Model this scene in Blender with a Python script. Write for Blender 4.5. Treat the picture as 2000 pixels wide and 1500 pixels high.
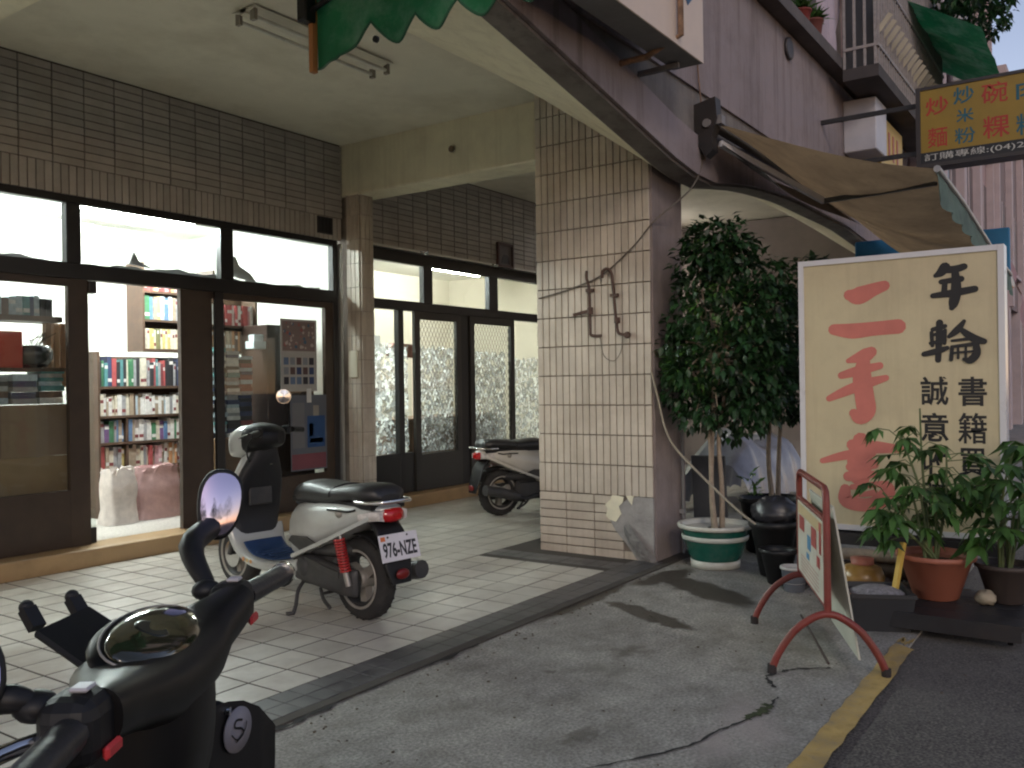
import bpy, bmesh, math, random
from mathutils import Vector, Matrix
random.seed(7)
R = math.radians
S = bpy.context.scene
COL = S.collection
for o in list(bpy.data.objects): bpy.data.objects.remove(o)

# ------------------------------------------------------------------ camera, sky, sun, exposure
HCAM = 1.27
cam = bpy.data.cameras.new('camera'); camo = bpy.data.objects.new('camera', cam); COL.objects.link(camo)
cam.sensor_width = 36.0; cam.lens = 36.0 * 1730 / 2000; cam.clip_start = 0.02; cam.clip_end = 900
YAW, ROLL, PITCH = R(34.7), 0.0145, 0.0006
camo.matrix_world = (Matrix.Translation((0, 0, HCAM)) @ Matrix.Rotation(YAW - math.pi / 2, 4, 'Z')
                     @ Matrix.Rotation(math.pi / 2 + PITCH, 4, 'X') @ Matrix.Rotation(-ROLL, 4, 'Z'))
S.camera = camo
cam.dof.use_dof = False
SUN_EL, SUN_AZ = R(25), math.atan2(-0.62, -0.78)      # where the low glow of the dusk sky stands (behind the photographer)
W = bpy.data.worlds.new('World'); S.world = W; W.use_nodes = True
wn, wl = W.node_tree.nodes, W.node_tree.links
wn.clear()
sky = wn.new('ShaderNodeTexSky'); sky.sky_type = 'NISHITA'; sky.sun_disc = False
sky.sun_elevation = SUN_EL; sky.sun_rotation = math.pi / 2 - SUN_AZ
sky.air_density = 1.0; sky.dust_density = 0.1; sky.ozone_density = 3.0
tint = wn.new('ShaderNodeMix'); tint.data_type = 'RGBA'; tint.blend_type = 'MULTIPLY'; tint.inputs[0].default_value = 1.0
tint.inputs[7].default_value = (1.12, 0.76, 0.62, 1)
bg = wn.new('ShaderNodeBackground'); bg.inputs[1].default_value = 0.088
wo = wn.new('ShaderNodeOutputWorld')
wl.new(sky.outputs[0], tint.inputs[6]); wl.new(tint.outputs[2], bg.inputs[0]); wl.new(bg.outputs[0], wo.inputs[0])
sl = bpy.data.lights.new('sun', 'SUN'); sl.energy = 0.26; sl.angle = R(11); sl.color = (1.0, 0.84, 0.66)
so = bpy.data.objects.new('sun', sl); COL.objects.link(so)
sd = Vector((math.cos(SUN_AZ) * math.cos(SUN_EL), math.sin(SUN_AZ) * math.cos(SUN_EL), math.sin(SUN_EL)))
so.rotation_euler = sd.to_track_quat('Z', 'Y').to_euler(); so.location = (-6, -4, 8)
S.view_settings.view_transform = 'Standard'; S.view_settings.look = 'None'
S.view_settings.exposure = 1.42; S.view_settings.gamma = 1.0; S.view_settings.use_curve_mapping = False
S.render.engine = 'CYCLES'
S.cycles.use_denoising = True
S.cycles.max_bounces = 7; S.cycles.diffuse_bounces = 4; S.cycles.glossy_bounces = 4; S.cycles.transmission_bounces = 6
S.cycles.transparent_max_bounces = 16; S.cycles.sample_clamp_indirect = 4.0; S.cycles.sample_clamp_direct = 0
S.cycles.caustics_reflective = False; S.cycles.caustics_refractive = False
S.cycles.use_adaptive_sampling = True; S.cycles.adaptive_threshold = 0.02
S.cycles.filter_width = 2.1          # the phone picture is soft

# ------------------------------------------------------------------ mesh builder
ORG = {}
class MB:
    def __init__(s): s.v = []; s.f = []; s.sm = []; s.mi = []
    def add(s, vs, fs, smooth=False, mi=0):
        b = len(s.v); s.v += [tuple(p) for p in vs]
        for f in fs: s.f.append(tuple(b + i for i in f)); s.sm.append(smooth); s.mi.append(mi)
        return s
    def box(s, x0, x1, y0, y1, z0, z1, mi=0):
        return s.add([(x0,y0,z0),(x1,y0,z0),(x1,y1,z0),(x0,y1,z0),(x0,y0,z1),(x1,y0,z1),(x1,y1,z1),(x0,y1,z1)],
              [(0,3,2,1),(4,5,6,7),(0,1,5,4),(1,2,6,5),(2,3,7,6),(3,0,4,7)], mi=mi)
    def obox(s, c, size, ax=(1,0,0), up=(0,0,1), mi=0):
        ax = Vector(ax).normalized(); up = Vector(up); sd_ = up.cross(ax).normalized(); up = ax.cross(sd_).normalized()
        c = Vector(c); h = [k/2 for k in size]; vs = []
        for k in (-1,1):
            for (i,j) in ((-1,-1),(1,-1),(1,1),(-1,1)): vs.append(c + ax*h[0]*i + sd_*h[1]*j + up*h[2]*k)
        return s.add(vs, [(0,3,2,1),(4,5,6,7),(0,1,5,4),(1,2,6,5),(2,3,7,6),(3,0,4,7)], mi=mi)
    def bar(s, a, b, w, h=None, up=(0,0,1), mi=0):
        a, b = Vector(a), Vector(b); h = h or w; d = b - a
        if abs(d.normalized().dot(Vector(up))) > 0.98: up = (0,1,0)
        return s.obox((a+b)/2, (d.length, w, h), d, up, mi)
    def prism(s, poly, a0, a1, axis='z', smooth=False, mi=0):
        m = {'x': lambda p,a: (a,p[0],p[1]), 'y': lambda p,a: (p[0],a,p[1]), 'z': lambda p,a: (p[0],p[1],a)}[axis]
        n = len(poly); vs = [m(p,a0) for p in poly] + [m(p,a1) for p in poly]
        s.add(vs, [tuple(range(n))[::-1], tuple(range(n,2*n))], mi=mi)
        return s.add(vs, [(i,(i+1)%n,n+(i+1)%n,n+i) for i in range(n)], smooth, mi)
    def tube(s, pts, r, n=8, closed=False, caps=True, smooth=True, mi=0):
        P = [Vector(p) for p in pts]; m = len(P); rr = r if isinstance(r,(list,tuple)) else [r]*m
        T = []
        for i in range(m):
            a = P[(i-1)%m] if (closed or i>0) else P[i]; b = P[(i+1)%m] if (closed or i<m-1) else P[i]
            T.append((b-a).normalized())
        u = T[0].orthogonal().normalized(); vs = []
        for i in range(m):
            u = (u - T[i]*u.dot(T[i]))
            u = u.normalized() if u.length > 1e-6 else T[i].orthogonal().normalized()
            w = T[i].cross(u)
            for k in range(n):
                a = 2*math.pi*k/n; vs.append(P[i] + (u*math.cos(a) + w*math.sin(a))*rr[i])
        fs = []
        for i in range(m if closed else m-1):
            j = (i+1)%m
            for k in range(n): fs.append((i*n+k, i*n+(k+1)%n, j*n+(k+1)%n, j*n+k))
        s.add(vs, fs, smooth, mi)
        if caps and not closed: s.add(vs[:n], [tuple(range(n))[::-1]], mi=mi); s.add(vs[-n:], [tuple(range(n))], mi=mi)
        return s
    def lathe(s, prof, c=(0,0,0), n=24, axis='z', smooth=True, mi=0, caps=True):
        vs = []; c = Vector(c)
        for (r,z) in prof:
            for k in range(n):
                a = 2*math.pi*k/n; p,q = r*math.cos(a), r*math.sin(a)
                vs.append(c + Vector({'z':(p,q,z),'y':(p,z,q),'x':(z,p,q)}[axis]))
        fs = [(i*n+k, i*n+(k+1)%n, (i+1)*n+(k+1)%n, (i+1)*n+k) for i in range(len(prof)-1) for k in range(n)]
        s.add(vs, fs, smooth, mi)
        for e,pr in ((0,prof[0]),(len(prof)-1,prof[-1])):
            if caps and pr[0] > 1e-4: s.add(vs[e*n:(e+1)*n], [tuple(range(n)) if e else tuple(range(n))[::-1]], mi=mi)
        return s
    def ell(s, c, r, nu=16, nv=10, mi=0):
        c = Vector(c); vs = []
        for i in range(nv+1):
            t = math.pi*i/nv
            for k in range(nu):
                a = 2*math.pi*k/nu
                vs.append(c + Vector((r[0]*math.sin(t)*math.cos(a), r[1]*math.sin(t)*math.sin(a), r[2]*math.cos(t))))
        return s.add(vs, [(i*nu+k, i*nu+(k+1)%nu, (i+1)*nu+(k+1)%nu, (i+1)*nu+k) for i in range(nv) for k in range(nu)], True, mi)
    def loft(s, rings, caps=True, smooth=True, mi=0):
        n = len(rings[0]); vs = [p for r in rings for p in r]
        s.add(vs, [(i*n+k, i*n+(k+1)%n, (i+1)*n+(k+1)%n, (i+1)*n+k) for i in range(len(rings)-1) for k in range(n)], smooth, mi)
        if caps: s.add(rings[0], [tuple(range(n))[::-1]], smooth, mi); s.add(rings[-1], [tuple(range(n))], smooth, mi)
        return s
    def grid(s, fn, nu, nv, smooth=True, mi=0):
        vs = [fn(i/nu, j/nv) for i in range(nu+1) for j in range(nv+1)]; w = nv+1
        return s.add(vs, [(i*w+j, (i+1)*w+j, (i+1)*w+j+1, i*w+j+1) for i in range(nu) for j in range(nv)], smooth, mi)
    def poly(s, pts, mi=0): return s.add(pts, [tuple(range(len(pts)))], mi=mi)
    def xf(s, M):
        s.v = [tuple(M @ Vector(p)) for p in s.v]; return s
    def mesh(s, name, mats, bevel=0, recalc=True, seg=1, weld=False):
        me = bpy.data.meshes.new(name); me.from_pydata(s.v, [], s.f)
        for m in (mats if isinstance(mats,(list,tuple)) else [mats]): me.materials.append(m)
        for i,p in enumerate(me.polygons): p.use_smooth = s.sm[i]; p.material_index = s.mi[i]
        if recalc or bevel or weld:
            bm = bmesh.new(); bm.from_mesh(me)
            if weld: bmesh.ops.remove_doubles(bm, verts=bm.verts, dist=1e-5)
            if recalc: bmesh.ops.recalc_face_normals(bm, faces=bm.faces)
            if bevel: bmesh.ops.bevel(bm, geom=list(bm.edges), offset=bevel, segments=seg, affect='EDGES', profile=0.5, clamp_overlap=True)
            bm.to_mesh(me); bm.free()
        me.update(); return me
    def build(s, name, mats, parent=None, world=True, **k):
        if parent is not None and world:
            o_ = ORG.get(parent.name, Vector((0,0,0))); s.v = [(p[0]-o_.x, p[1]-o_.y, p[2]-o_.z) for p in s.v]
        return place(name, s.mesh(name, mats, **k), parent)

def place(name, me, parent=None, loc=(0,0,0), rot=None):
    o = bpy.data.objects.new(name, me); COL.objects.link(o); o.location = loc
    if rot is not None: o.rotation_euler = rot
    if parent is not None:
        o.parent = parent; ORG[o.name] = ORG.get(parent.name, Vector((0,0,0)))
    else: ORG[o.name] = Vector(loc)
    return o
def tag(o, label, cat=None, group=None, kind=None):
    o['label'] = label
    if cat: o['category'] = cat
    if group: o['group'] = group
    if kind: o['kind'] = kind
    return o
def thing(name, label, cat, loc=(0,0,0), rotz=0, group=None, kind=None):
    o = bpy.data.objects.new(name, None); COL.objects.link(o); o.location = loc; o.rotation_euler = (0,0,rotz)
    o.empty_display_size = 0.1; ORG[o.name] = Vector(loc) if not rotz else Vector((0,0,0))
    return tag(o, label, cat, group, kind)
def solo(mb, name, mats, label, cat, group=None, kind=None, loc=None, **k):
    """a thing that is one mesh; its origin is put at its base"""
    xs = [p[0] for p in mb.v]; ys = [p[1] for p in mb.v]; zs = [p[2] for p in mb.v]
    l = Vector(loc) if loc else Vector(((min(xs)+max(xs))/2, (min(ys)+max(ys))/2, min(zs)))
    mb.v = [(p[0]-l.x, p[1]-l.y, p[2]-l.z) for p in mb.v]
    return tag(place(name, mb.mesh(name, mats, **k), None, l), label, cat, group, kind)
def spline(pts, n=6):
    P = [Vector(p) for p in pts]; out = []
    for i in range(len(P)-1):
        a, b, c, d = P[max(i-1,0)], P[i], P[i+1], P[min(i+2,len(P)-1)]
        for k in range(n):
            t = k/n
            out.append(0.5*((2*b)+(c-a)*t+(2*a-5*b+4*c-d)*t*t+(3*b-a-3*c+d)*t**3))
    out.append(P[-1]); return out
def sring(s, cz, hw, hh, e=2.6, n=20, cy=0.0, tilt=0.0):
    """a superellipse section across the x axis of a vehicle"""
    r = []
    for k in range(n):
        a = 2*math.pi*k/n; c, d = math.cos(a), math.sin(a)
        y = hw*math.copysign(abs(c)**(2/e), c); z = hh*math.copysign(abs(d)**(2/e), d)
        r.append((s + z*tilt, cy + y, cz + z))
    return r

# ------------------------------------------------------------------ materials
def lin(c): return tuple(((x/255)/12.92 if x/255 <= .04045 else ((x/255+.055)/1.055)**2.4) for x in c)
def mat(name, base, rough=0.6, var=0.12, scale=6.0, bump=0.0, bscale=60.0, metal=0.0, coat=0.0, rnd=0.0, hue=0.0, spec=0.5,
        obj=False, dirt=None, dirt_amt=0.0, dirt_scale=1.5, emis=None, estr=0.0, trans=0.0, sub=0.0, streak=None, streak_amt=0.0, speck=0.0, speck_scale=110.0):
    m = bpy.data.materials.new(name); m.use_nodes = True; N, L = m.node_tree.nodes, m.node_tree.links
    b = N['Principled BSDF']; b.inputs['Roughness'].default_value = rough; b.inputs['Metallic'].default_value = metal
    b.inputs['Coat Weight'].default_value = coat; b.inputs['Specular IOR Level'].default_value = spec
    if sub: b.inputs['Subsurface Weight'].default_value = sub
    if obj: src = N.new('ShaderNodeTexCoord').outputs['Object']
    else: src = N.new('ShaderNodeNewGeometry').outputs['Position']
    col = None
    base4 = (*base, 1)
    nz = N.new('ShaderNodeTexNoise'); nz.inputs['Scale'].default_value = scale; nz.inputs['Detail'].default_value = 6; nz.inputs['Roughness'].default_value = .62
    L.new(src, nz.inputs['Vector'])
    mr = N.new('ShaderNodeMapRange'); mr.inputs[1].default_value = .3; mr.inputs[2].default_value = .7
    mr.inputs[3].default_value = 1-var; mr.inputs[4].default_value = 1+var; L.new(nz.outputs[0], mr.inputs[0])
    val = mr.outputs[0]
    if speck:
        kn = N.new('ShaderNodeTexNoise'); kn.inputs['Scale'].default_value = speck_scale; kn.inputs['Detail'].default_value = 2; L.new(src, kn.inputs['Vector'])
        kr = N.new('ShaderNodeMapRange'); kr.inputs[1].default_value = .32; kr.inputs[2].default_value = .68; kr.inputs[3].default_value = 1-speck; kr.inputs[4].default_value = 1+speck; L.new(kn.outputs[0], kr.inputs[0])
        km = N.new('ShaderNodeMath'); km.operation = 'MULTIPLY'; L.new(val, km.inputs[0]); L.new(kr.outputs[0], km.inputs[1]); val = km.outputs[0]
    hsv = N.new('ShaderNodeHueSaturation'); hsv.inputs['Color'].default_value = base4
    if rnd or hue:
        oi = N.new('ShaderNodeObjectInfo')
        if rnd:
            m2 = N.new('ShaderNodeMapRange'); m2.inputs[3].default_value = 1-rnd; m2.inputs[4].default_value = 1+rnd*.6; L.new(oi.outputs['Random'], m2.inputs[0])
            mu = N.new('ShaderNodeMath'); mu.operation = 'MULTIPLY'; L.new(val, mu.inputs[0]); L.new(m2.outputs[0], mu.inputs[1]); val = mu.outputs[0]
        if hue:
            m3 = N.new('ShaderNodeMapRange'); m3.inputs[3].default_value = .5-hue; m3.inputs[4].default_value = .5+hue; L.new(oi.outputs['Random'], m3.inputs[0]); L.new(m3.outputs[0], hsv.inputs['Hue'])
    L.new(val, hsv.inputs['Value']); col = hsv.outputs[0]
    if dirt:
        dz = N.new('ShaderNodeTexNoise'); dz.inputs['Scale'].default_value = dirt_scale; dz.inputs['Detail'].default_value = 8; dz.inputs['Roughness'].default_value = .7
        L.new(src, dz.inputs['Vector'])
        dr = N.new('ShaderNodeMapRange'); dr.inputs[1].default_value = .46; dr.inputs[2].default_value = .72; dr.inputs[4].default_value = dirt_amt; L.new(dz.outputs[0], dr.inputs[0])
        mx = N.new('ShaderNodeMix'); mx.data_type = 'RGBA'; mx.inputs[7].default_value = (*dirt, 1)
        L.new(dr.outputs[0], mx.inputs[0]); L.new(col, mx.inputs[6]); col = mx.outputs[2]
    if streak:
        mp = N.new('ShaderNodeMapping'); mp.inputs['Scale'].default_value = (9, 9, .55); L.new(src, mp.inputs['Vector'])
        sz = N.new('ShaderNodeTexNoise'); sz.inputs['Scale'].default_value = 1.0; sz.inputs['Detail'].default_value = 7; sz.inputs['Roughness'].default_value = .68; L.new(mp.outputs[0], sz.inputs['Vector'])
        sr = N.new('ShaderNodeMapRange'); sr.inputs[1].default_value = .50; sr.inputs[2].default_value = .74; sr.inputs[4].default_value = streak_amt; L.new(sz.outputs[0], sr.inputs[0])
        m4 = N.new('ShaderNodeMix'); m4.data_type = 'RGBA'; m4.inputs[7].default_value = (*streak, 1); L.new(sr.outputs[0], m4.inputs[0]); L.new(col, m4.inputs[6]); col = m4.outputs[2]
    L.new(col, b.inputs['Base Color'])
    rr = N.new('ShaderNodeMapRange'); rr.inputs[3].default_value = max(0.02, rough-.1); rr.inputs[4].default_value = min(1, rough+.1); L.new(nz.outputs[0], rr.inputs[0]); L.new(rr.outputs[0], b.inputs['Roughness'])
    if bump:
        bn = N.new('ShaderNodeTexNoise'); bn.inputs['Scale'].default_value = bscale; bn.inputs['Detail'].default_value = 5; L.new(src, bn.inputs['Vector'])
        bp = N.new('ShaderNodeBump'); bp.inputs['Strength'].default_value = bump; bp.inputs['Distance'].default_value = .01
        L.new(bn.outputs[0], bp.inputs['Height']); L.new(bp.outputs[0], b.inputs['Normal'])
    if emis: b.inputs['Emission Color'].default_value = (*emis, 1); b.inputs['Emission Strength'].default_value = estr
    m['col_socket'] = 0
    return m
def nodes(m): return m.node_tree.nodes, m.node_tree.links, m.node_tree.nodes['Principled BSDF']
def glass(name, tint=(.93,.97,.95), refl=1.0, rough=0.02, haze=0.0):
    m = bpy.data.materials.new(name); m.use_nodes = True; N, L = m.node_tree.nodes, m.node_tree.links; N.clear()
    out = N.new('ShaderNodeOutputMaterial'); t = N.new('ShaderNodeBsdfTransparent'); t.inputs[0].default_value = (*tint, 1)
    g = N.new('ShaderNodeBsdfGlossy'); g.inputs['Roughness'].default_value = rough
    lw = N.new('ShaderNodeLayerWeight'); mx = N.new('ShaderNodeMixShader')
    pw5 = N.new('ShaderNodeMath'); pw5.operation = 'POWER'; pw5.inputs[1].default_value = 4.0; L.new(lw.outputs['Facing'], pw5.inputs[0])
    mul = N.new('ShaderNodeMath'); mul.operation = 'MULTIPLY_ADD'; mul.inputs[1].default_value = .9*refl; mul.inputs[2].default_value = .03*refl; L.new(pw5.outputs[0], mul.inputs[0])
    L.new(mul.outputs[0], mx.inputs[0]); L.new(t.outputs[0], mx.inputs[1]); L.new(g.outputs[0], mx.inputs[2])
    last = mx.outputs[0]
    if haze:
        d = N.new('ShaderNodeBsdfDiffuse'); d.inputs[0].default_value = (.6,.6,.58,1)
        nz = N.new('ShaderNodeTexNoise'); nz.inputs['Scale'].default_value = 2.2; nz.inputs['Detail'].default_value = 6
        ge = N.new('ShaderNodeNewGeometry'); L.new(ge.outputs['Position'], nz.inputs['Vector'])
        mr = N.new('ShaderNodeMapRange'); mr.inputs[1].default_value = .3; mr.inputs[2].default_value = .75; mr.inputs[4].default_value = haze; L.new(nz.outputs[0], mr.inputs[0])
        m2 = N.new('ShaderNodeMixShader'); L.new(mr.outputs[0], m2.inputs[0]); L.new(last, m2.inputs[1]); L.new(d.outputs[0], m2.inputs[2]); last = m2.outputs[0]
    L.new(last, out.inputs[0]); return m
def emit(name, col, strength):
    m = bpy.data.materials.new(name); m.use_nodes = True; N, L = m.node_tree.nodes, m.node_tree.links; N.clear()
    out = N.new('ShaderNodeOutputMaterial'); e = N.new('ShaderNodeEmission'); e.inputs[0].default_value = (*col, 1); e.inputs[1].default_value = strength
    L.new(e.outputs[0], out.inputs[0]); return m
_PL = {}
def plain(c, rough=.55, **k):
    key = (tuple(round(x,3) for x in c), rough, tuple(sorted(k.items())))
    if key not in _PL: _PL[key] = mat('plain_%02d' % len(_PL), c, rough, var=k.pop('var', .08), **k)
    return _PL[key]

# ------------------------------------------------------------------ lettering
_TX = {}
def glyphs(body, bold=0.0):
    """outline lettering as flat geometry: verts (x, y) in a 1 x 1 box and faces"""
    if (body, bold) in _TX: return _TX[(body, bold)]
    c = bpy.data.curves.new('lettering', 'FONT'); c.body = body; c.offset = bold; c.resolution_u = 3
    o = bpy.data.objects.new('lettering', c); COL.objects.link(o); bpy.context.view_layer.update()
    me = bpy.data.meshes.new_from_object(o.evaluated_get(bpy.context.evaluated_depsgraph_get()))
    vs = [(v.co.x, v.co.y) for v in me.vertices]; fs = [tuple(p.vertices) for p in me.polygons]
    bpy.data.objects.remove(o); bpy.data.curves.remove(c); bpy.data.meshes.remove(me)
    x0 = min(v[0] for v in vs); x1 = max(v[0] for v in vs); y0 = min(v[1] for v in vs); y1 = max(v[1] for v in vs)
    vs = [((x-x0)/(x1-x0), (y-y0)/(y1-y0)) for x, y in vs]; _TX[(body, bold)] = (vs, fs); return vs, fs
def letter(mb, body, org, ru, uv_, bold=0.0, mi=0):
    """lettering laid on the parallelogram org + ru*x + uv*y"""
    vs, fs = glyphs(body, bold); org, ru, uv_ = Vector(org), Vector(ru), Vector(uv_)
    return mb.add([org + ru*x + uv_*y for x, y in vs], fs, mi=mi)
def brush(mb, strokes, org, ru, uv_, mi=0, nrm=None):
    """brush strokes [(x, y, width), ...] smoothed into tapered strips with round ends; each laid a hair above the last"""
    org, ru, uv_ = Vector(org), Vector(ru), Vector(uv_); nrm = Vector(nrm)
    for q, st in enumerate(strokes):
        P = spline([Vector((a, b, w)) for a, b, w in st], 5); n = len(P); Lf, Rt = [], []
        for i, p in enumerate(P):
            d = (P[min(i+1,n-1)] - P[max(i-1,0)]); d = Vector((d.x, d.y)); d = d.normalized() if d.length > 1e-6 else Vector((1,0))
            e = Vector((-d.y, d.x)) * p.z / 2
            Lf.append((p.x+e.x, p.y+e.y)); Rt.append((p.x-e.x, p.y-e.y))
        def cap(p, d, w): return [(p.x + math.cos(a)*w/2, p.y + math.sin(a)*w/2) for a in [math.atan2(d.y,d.x)+t for t in (R(60), R(20), R(-20), R(-60))]]
        d0 = Vector((P[0].x-P[1].x, P[0].y-P[1].y)); d1 = Vector((P[-1].x-P[-2].x, P[-1].y-P[-2].y))
        off = nrm * (0.0006 * q)
        f3 = lambda t: org + ru*t[0] + uv_*t[1] + off
        for i in range(n-1):
            e_ = nrm*(2e-5*(i+1)); mb.add([f3(Lf[i])+e_, f3(Lf[i+1])+e_, f3(Rt[i+1])+e_, f3(Rt[i])+e_], [(0,1,2,3)], mi=mi)
        c1 = cap(P[-1], d1, P[-1].z); mb.poly([f3(t) for t in [Lf[-1]] + c1 + [Rt[-1]]], mi)
        c0 = cap(P[0], d0, P[0].z); mb.poly([f3(t) for t in [Rt[0]] + c0 + [Lf[0]]], mi)
    return mb
# ------------------------------------------------------------------ ground
def blob_mask(N, L, pos, cx, cy, rx, ry, ang=0.0, soft=.35, nscale=5.0, namp=.5):
    """0..1 mask of an irregular stain on the ground"""
    mp = N.new('ShaderNodeMapping'); mp.vector_type = 'TEXTURE'; mp.inputs['Location'].default_value = (cx, cy, 0); mp.inputs['Rotation'].default_value = (0, 0, ang); mp.inputs['Scale'].default_value = (rx, ry, 1e3)
    nz = N.new('ShaderNodeTexNoise'); nz.inputs['Scale'].default_value = nscale; nz.inputs['Detail'].default_value = 5
    ad = N.new('ShaderNodeVectorMath'); ad.operation = 'MULTIPLY_ADD'; ad.inputs[1].default_value = (namp*.6,)*3
    L.new(pos, nz.inputs['Vector']); L.new(nz.outputs['Color'], ad.inputs[0]); L.new(pos, ad.inputs[2])
    sb = N.new('ShaderNodeVectorMath'); sb.operation = 'SUBTRACT'; sb.inputs[1].default_value = (namp*.3,)*3
    L.new(ad.outputs[0], sb.inputs[0]); L.new(sb.outputs[0], mp.inputs['Vector'])
    ln = N.new('ShaderNodeVectorMath'); ln.operation = 'LENGTH'; L.new(mp.outputs[0], ln.inputs[0])
    mr = N.new('ShaderNodeMapRange'); mr.inputs[1].default_value = 1.0; mr.inputs[2].default_value = 1-soft; L.new(ln.outputs['Value'], mr.inputs[0])
    return mr.outputs[0]
def stain(m, blobs, color, amt, rough=None):
    N, L, b = nodes(m); pos = N.new('ShaderNodeNewGeometry').outputs['Position']
    cur = b.inputs['Base Color'].links[0].from_socket
    tot = None
    for bl in blobs:
        k = blob_mask(N, L, pos, **bl)
        if tot is None: tot = k
        else:
            mx = N.new('ShaderNodeMath'); mx.operation = 'MAXIMUM'; L.new(tot, mx.inputs[0]); L.new(k, mx.inputs[1]); tot = mx.outputs[0]
    a = N.new('ShaderNodeMath'); a.operation = 'MULTIPLY'; a.inputs[1].default_value = amt; L.new(tot, a.inputs[0])
    mx = N.new('ShaderNodeMix'); mx.data_type = 'RGBA'; mx.inputs[7].default_value = (*color, 1); L.new(a.outputs[0], mx.inputs[0]); L.new(cur, mx.inputs[6])
    L.new(mx.outputs[2], b.inputs['Base Color'])
    if rough is not None:
        cr = b.inputs['Roughness'].links[0].from_socket; m2 = N.new('ShaderNodeMix'); L.new(a.outputs[0], m2.inputs[0]); L.new(cr, m2.inputs[2]); m2.inputs[3].default_value = rough; L.new(m2.outputs[0], b.inputs['Roughness'])
m_asph = mat('asphalt', (.10,.09,.08), .88, var=.38, scale=45, bump=.9, bscale=190, speck=.5, speck_scale=90, dirt=(.16,.145,.13), dirt_amt=.6, dirt_scale=2.2)
m_conc = mat('concrete', (.285,.27,.242), .8, var=.22, scale=7.5, bump=.7, bscale=150, speck=.34, speck_scale=75, dirt=(.13,.12,.10), dirt_amt=.8, dirt_scale=3.4)
stain(m_conc, [dict(cx=4.40,cy=2.17,rx=.40,ry=.085,ang=R(65),nscale=9,namp=.25,soft=.25), dict(cx=5.10,cy=2.12,rx=.50,ry=.15,ang=R(57),nscale=8,namp=.3,soft=.25), dict(cx=5.3,cy=2.5,rx=.4,ry=.12,ang=R(-8),nscale=8,namp=.3), dict(cx=4.5,cy=2.6,rx=.6,ry=.06,nscale=9,namp=.2)], (.045,.036,.026), .92, .4)
stain(m_conc, [dict(cx=2.75,cy=1.63,rx=.10,ry=.06,nscale=22,namp=.22), dict(cx=2.2,cy=1.35,rx=.05,ry=.03,nscale=20,namp=.1), dict(cx=3.3,cy=2.1,rx=.03,ry=.03,nscale=20,namp=.1), dict(cx=3.75,cy=1.95,rx=.16,ry=.1,nscale=12,namp=.5,soft=.7)], (.09,.075,.06), .7, .6)
stain(m_conc, [dict(cx=3.22,cy=1.16,rx=.34,ry=.15,ang=R(25),nscale=7,namp=.35,soft=.8), dict(cx=2.95,cy=1.2,rx=.22,ry=.12,ang=R(10),nscale=9,namp=.3,soft=.8)], (.36,.31,.29), .7)
road = MB(); road.add([(-150,-150,-.012),(260,-150,-.012),(260,150,-.012),(-150,150,-.012)], [(0,1,2,3)])
tag(road.build('road', m_asph), 'dark grey asphalt road beyond the yellow line', kind='structure')
pv = MB(); pv.add([(-12,.86,0),(30,.86,0),(30,2.7,0),(-12,2.7,0),(-12,.86,-.05),(30,.86,-.05)], [(0,1,2,3),(0,4,5,1)])
pave = tag(pv.build('pavement', m_conc), 'grey stained concrete apron in front of the arcade', kind='structure')
m_crack = mat('crack_dark', (.02,.019,.017), .95); m_moss = mat('moss', (.035,.045,.015), .95, var=.4, scale=40, bump=.8)
def ragged(pts, w, z, seed, jit=.4):
    rnd = random.Random(seed); P = spline([(a,b,0) for a,b in pts], 9); mb = MB(); Lf, Rt = [], []
    for i,p in enumerate(P):
        d = (P[min(i+1,len(P)-1)]-P[max(i-1,0)]).normalized(); n = Vector((-d.y,d.x,0)); k = w*(1+rnd.uniform(-jit,jit))*(.35 if i in (0,len(P)-1) else 1)/2
        s = n*rnd.uniform(-.5,.5)*w
        Lf.append(tuple(p+n*k+s+Vector((0,0,z)))); Rt.append(tuple(p-n*k+s+Vector((0,0,z))))
    n = len(P); mb.add(Lf+Rt, [(i,i+1,n+i+1,n+i) for i in range(n-1)]); return mb
ragged([(2.55,1.46),(2.85,1.28),(3.1,1.22),(3.3,1.16),(3.52,1.16)], .010, .003, 3, .7).build('crack', m_crack, pave)
ragged([(1.9,1.9),(2.2,1.72),(2.55,1.46)], .006, .003, 4, .7).build('crack', m_crack, pave)
ragged([(3.62,1.2),(3.74,1.28),(3.9,1.2),(4.0,1.08)], .014, .003, 5, .8).build('crack', m_crack, pave)
ragged([(3.22,1.185),(3.32,1.16),(3.42,1.165)], .035, .004, 6, .6).build('moss', m_moss, pave)
# the broken lip between border tiles and concrete
ragged([(1.2,2.60),(1.9,2.615),(2.3,2.60),(2.75,2.625),(3.25,2.61),(3.7,2.65),(4.4,2.645),(5.0,2.68),(5.6,2.66)], .024, .0065, 8, .8).build('crack', m_crack, pave)
# yellow line: worn paint
m_yel = mat('yellow_paint', (.44,.30,.10), .75, var=.28, scale=18, bump=.4, bscale=120, dirt=(.15,.135,.11), dirt_amt=1.0, dirt_scale=9)
yl = MB(); rnd = random.Random(2)
xs = [-6 + i*.09 for i in range(118)]; nL = len(xs)
vsl = [(x, .925+rnd.uniform(-.006,.006), .004) for x in xs] + [(x+(.0 if i<nL-1 else -.07), .83+rnd.uniform(-.006,.006), .004) for i,x in enumerate(xs)]
yl.add(vsl, [(i,i+1,nL+i+1,nL+i) for i in range(nL-1)])
for k in range(7):
    x = xs[-1] + rnd.uniform(0,.1); y = rnd.uniform(.84,.92); yl.add([(x-.03,y-.006,.004),(x+rnd.uniform(.02,.07),y-.004,.004),(x+.03,y+.007,.004),(x-.03,y+.006,.004)], [(0,1,2,3)])
tag(yl.build('yellow_road_line', m_yel), 'worn yellow line painted along the road edge', kind='structure')

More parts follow.
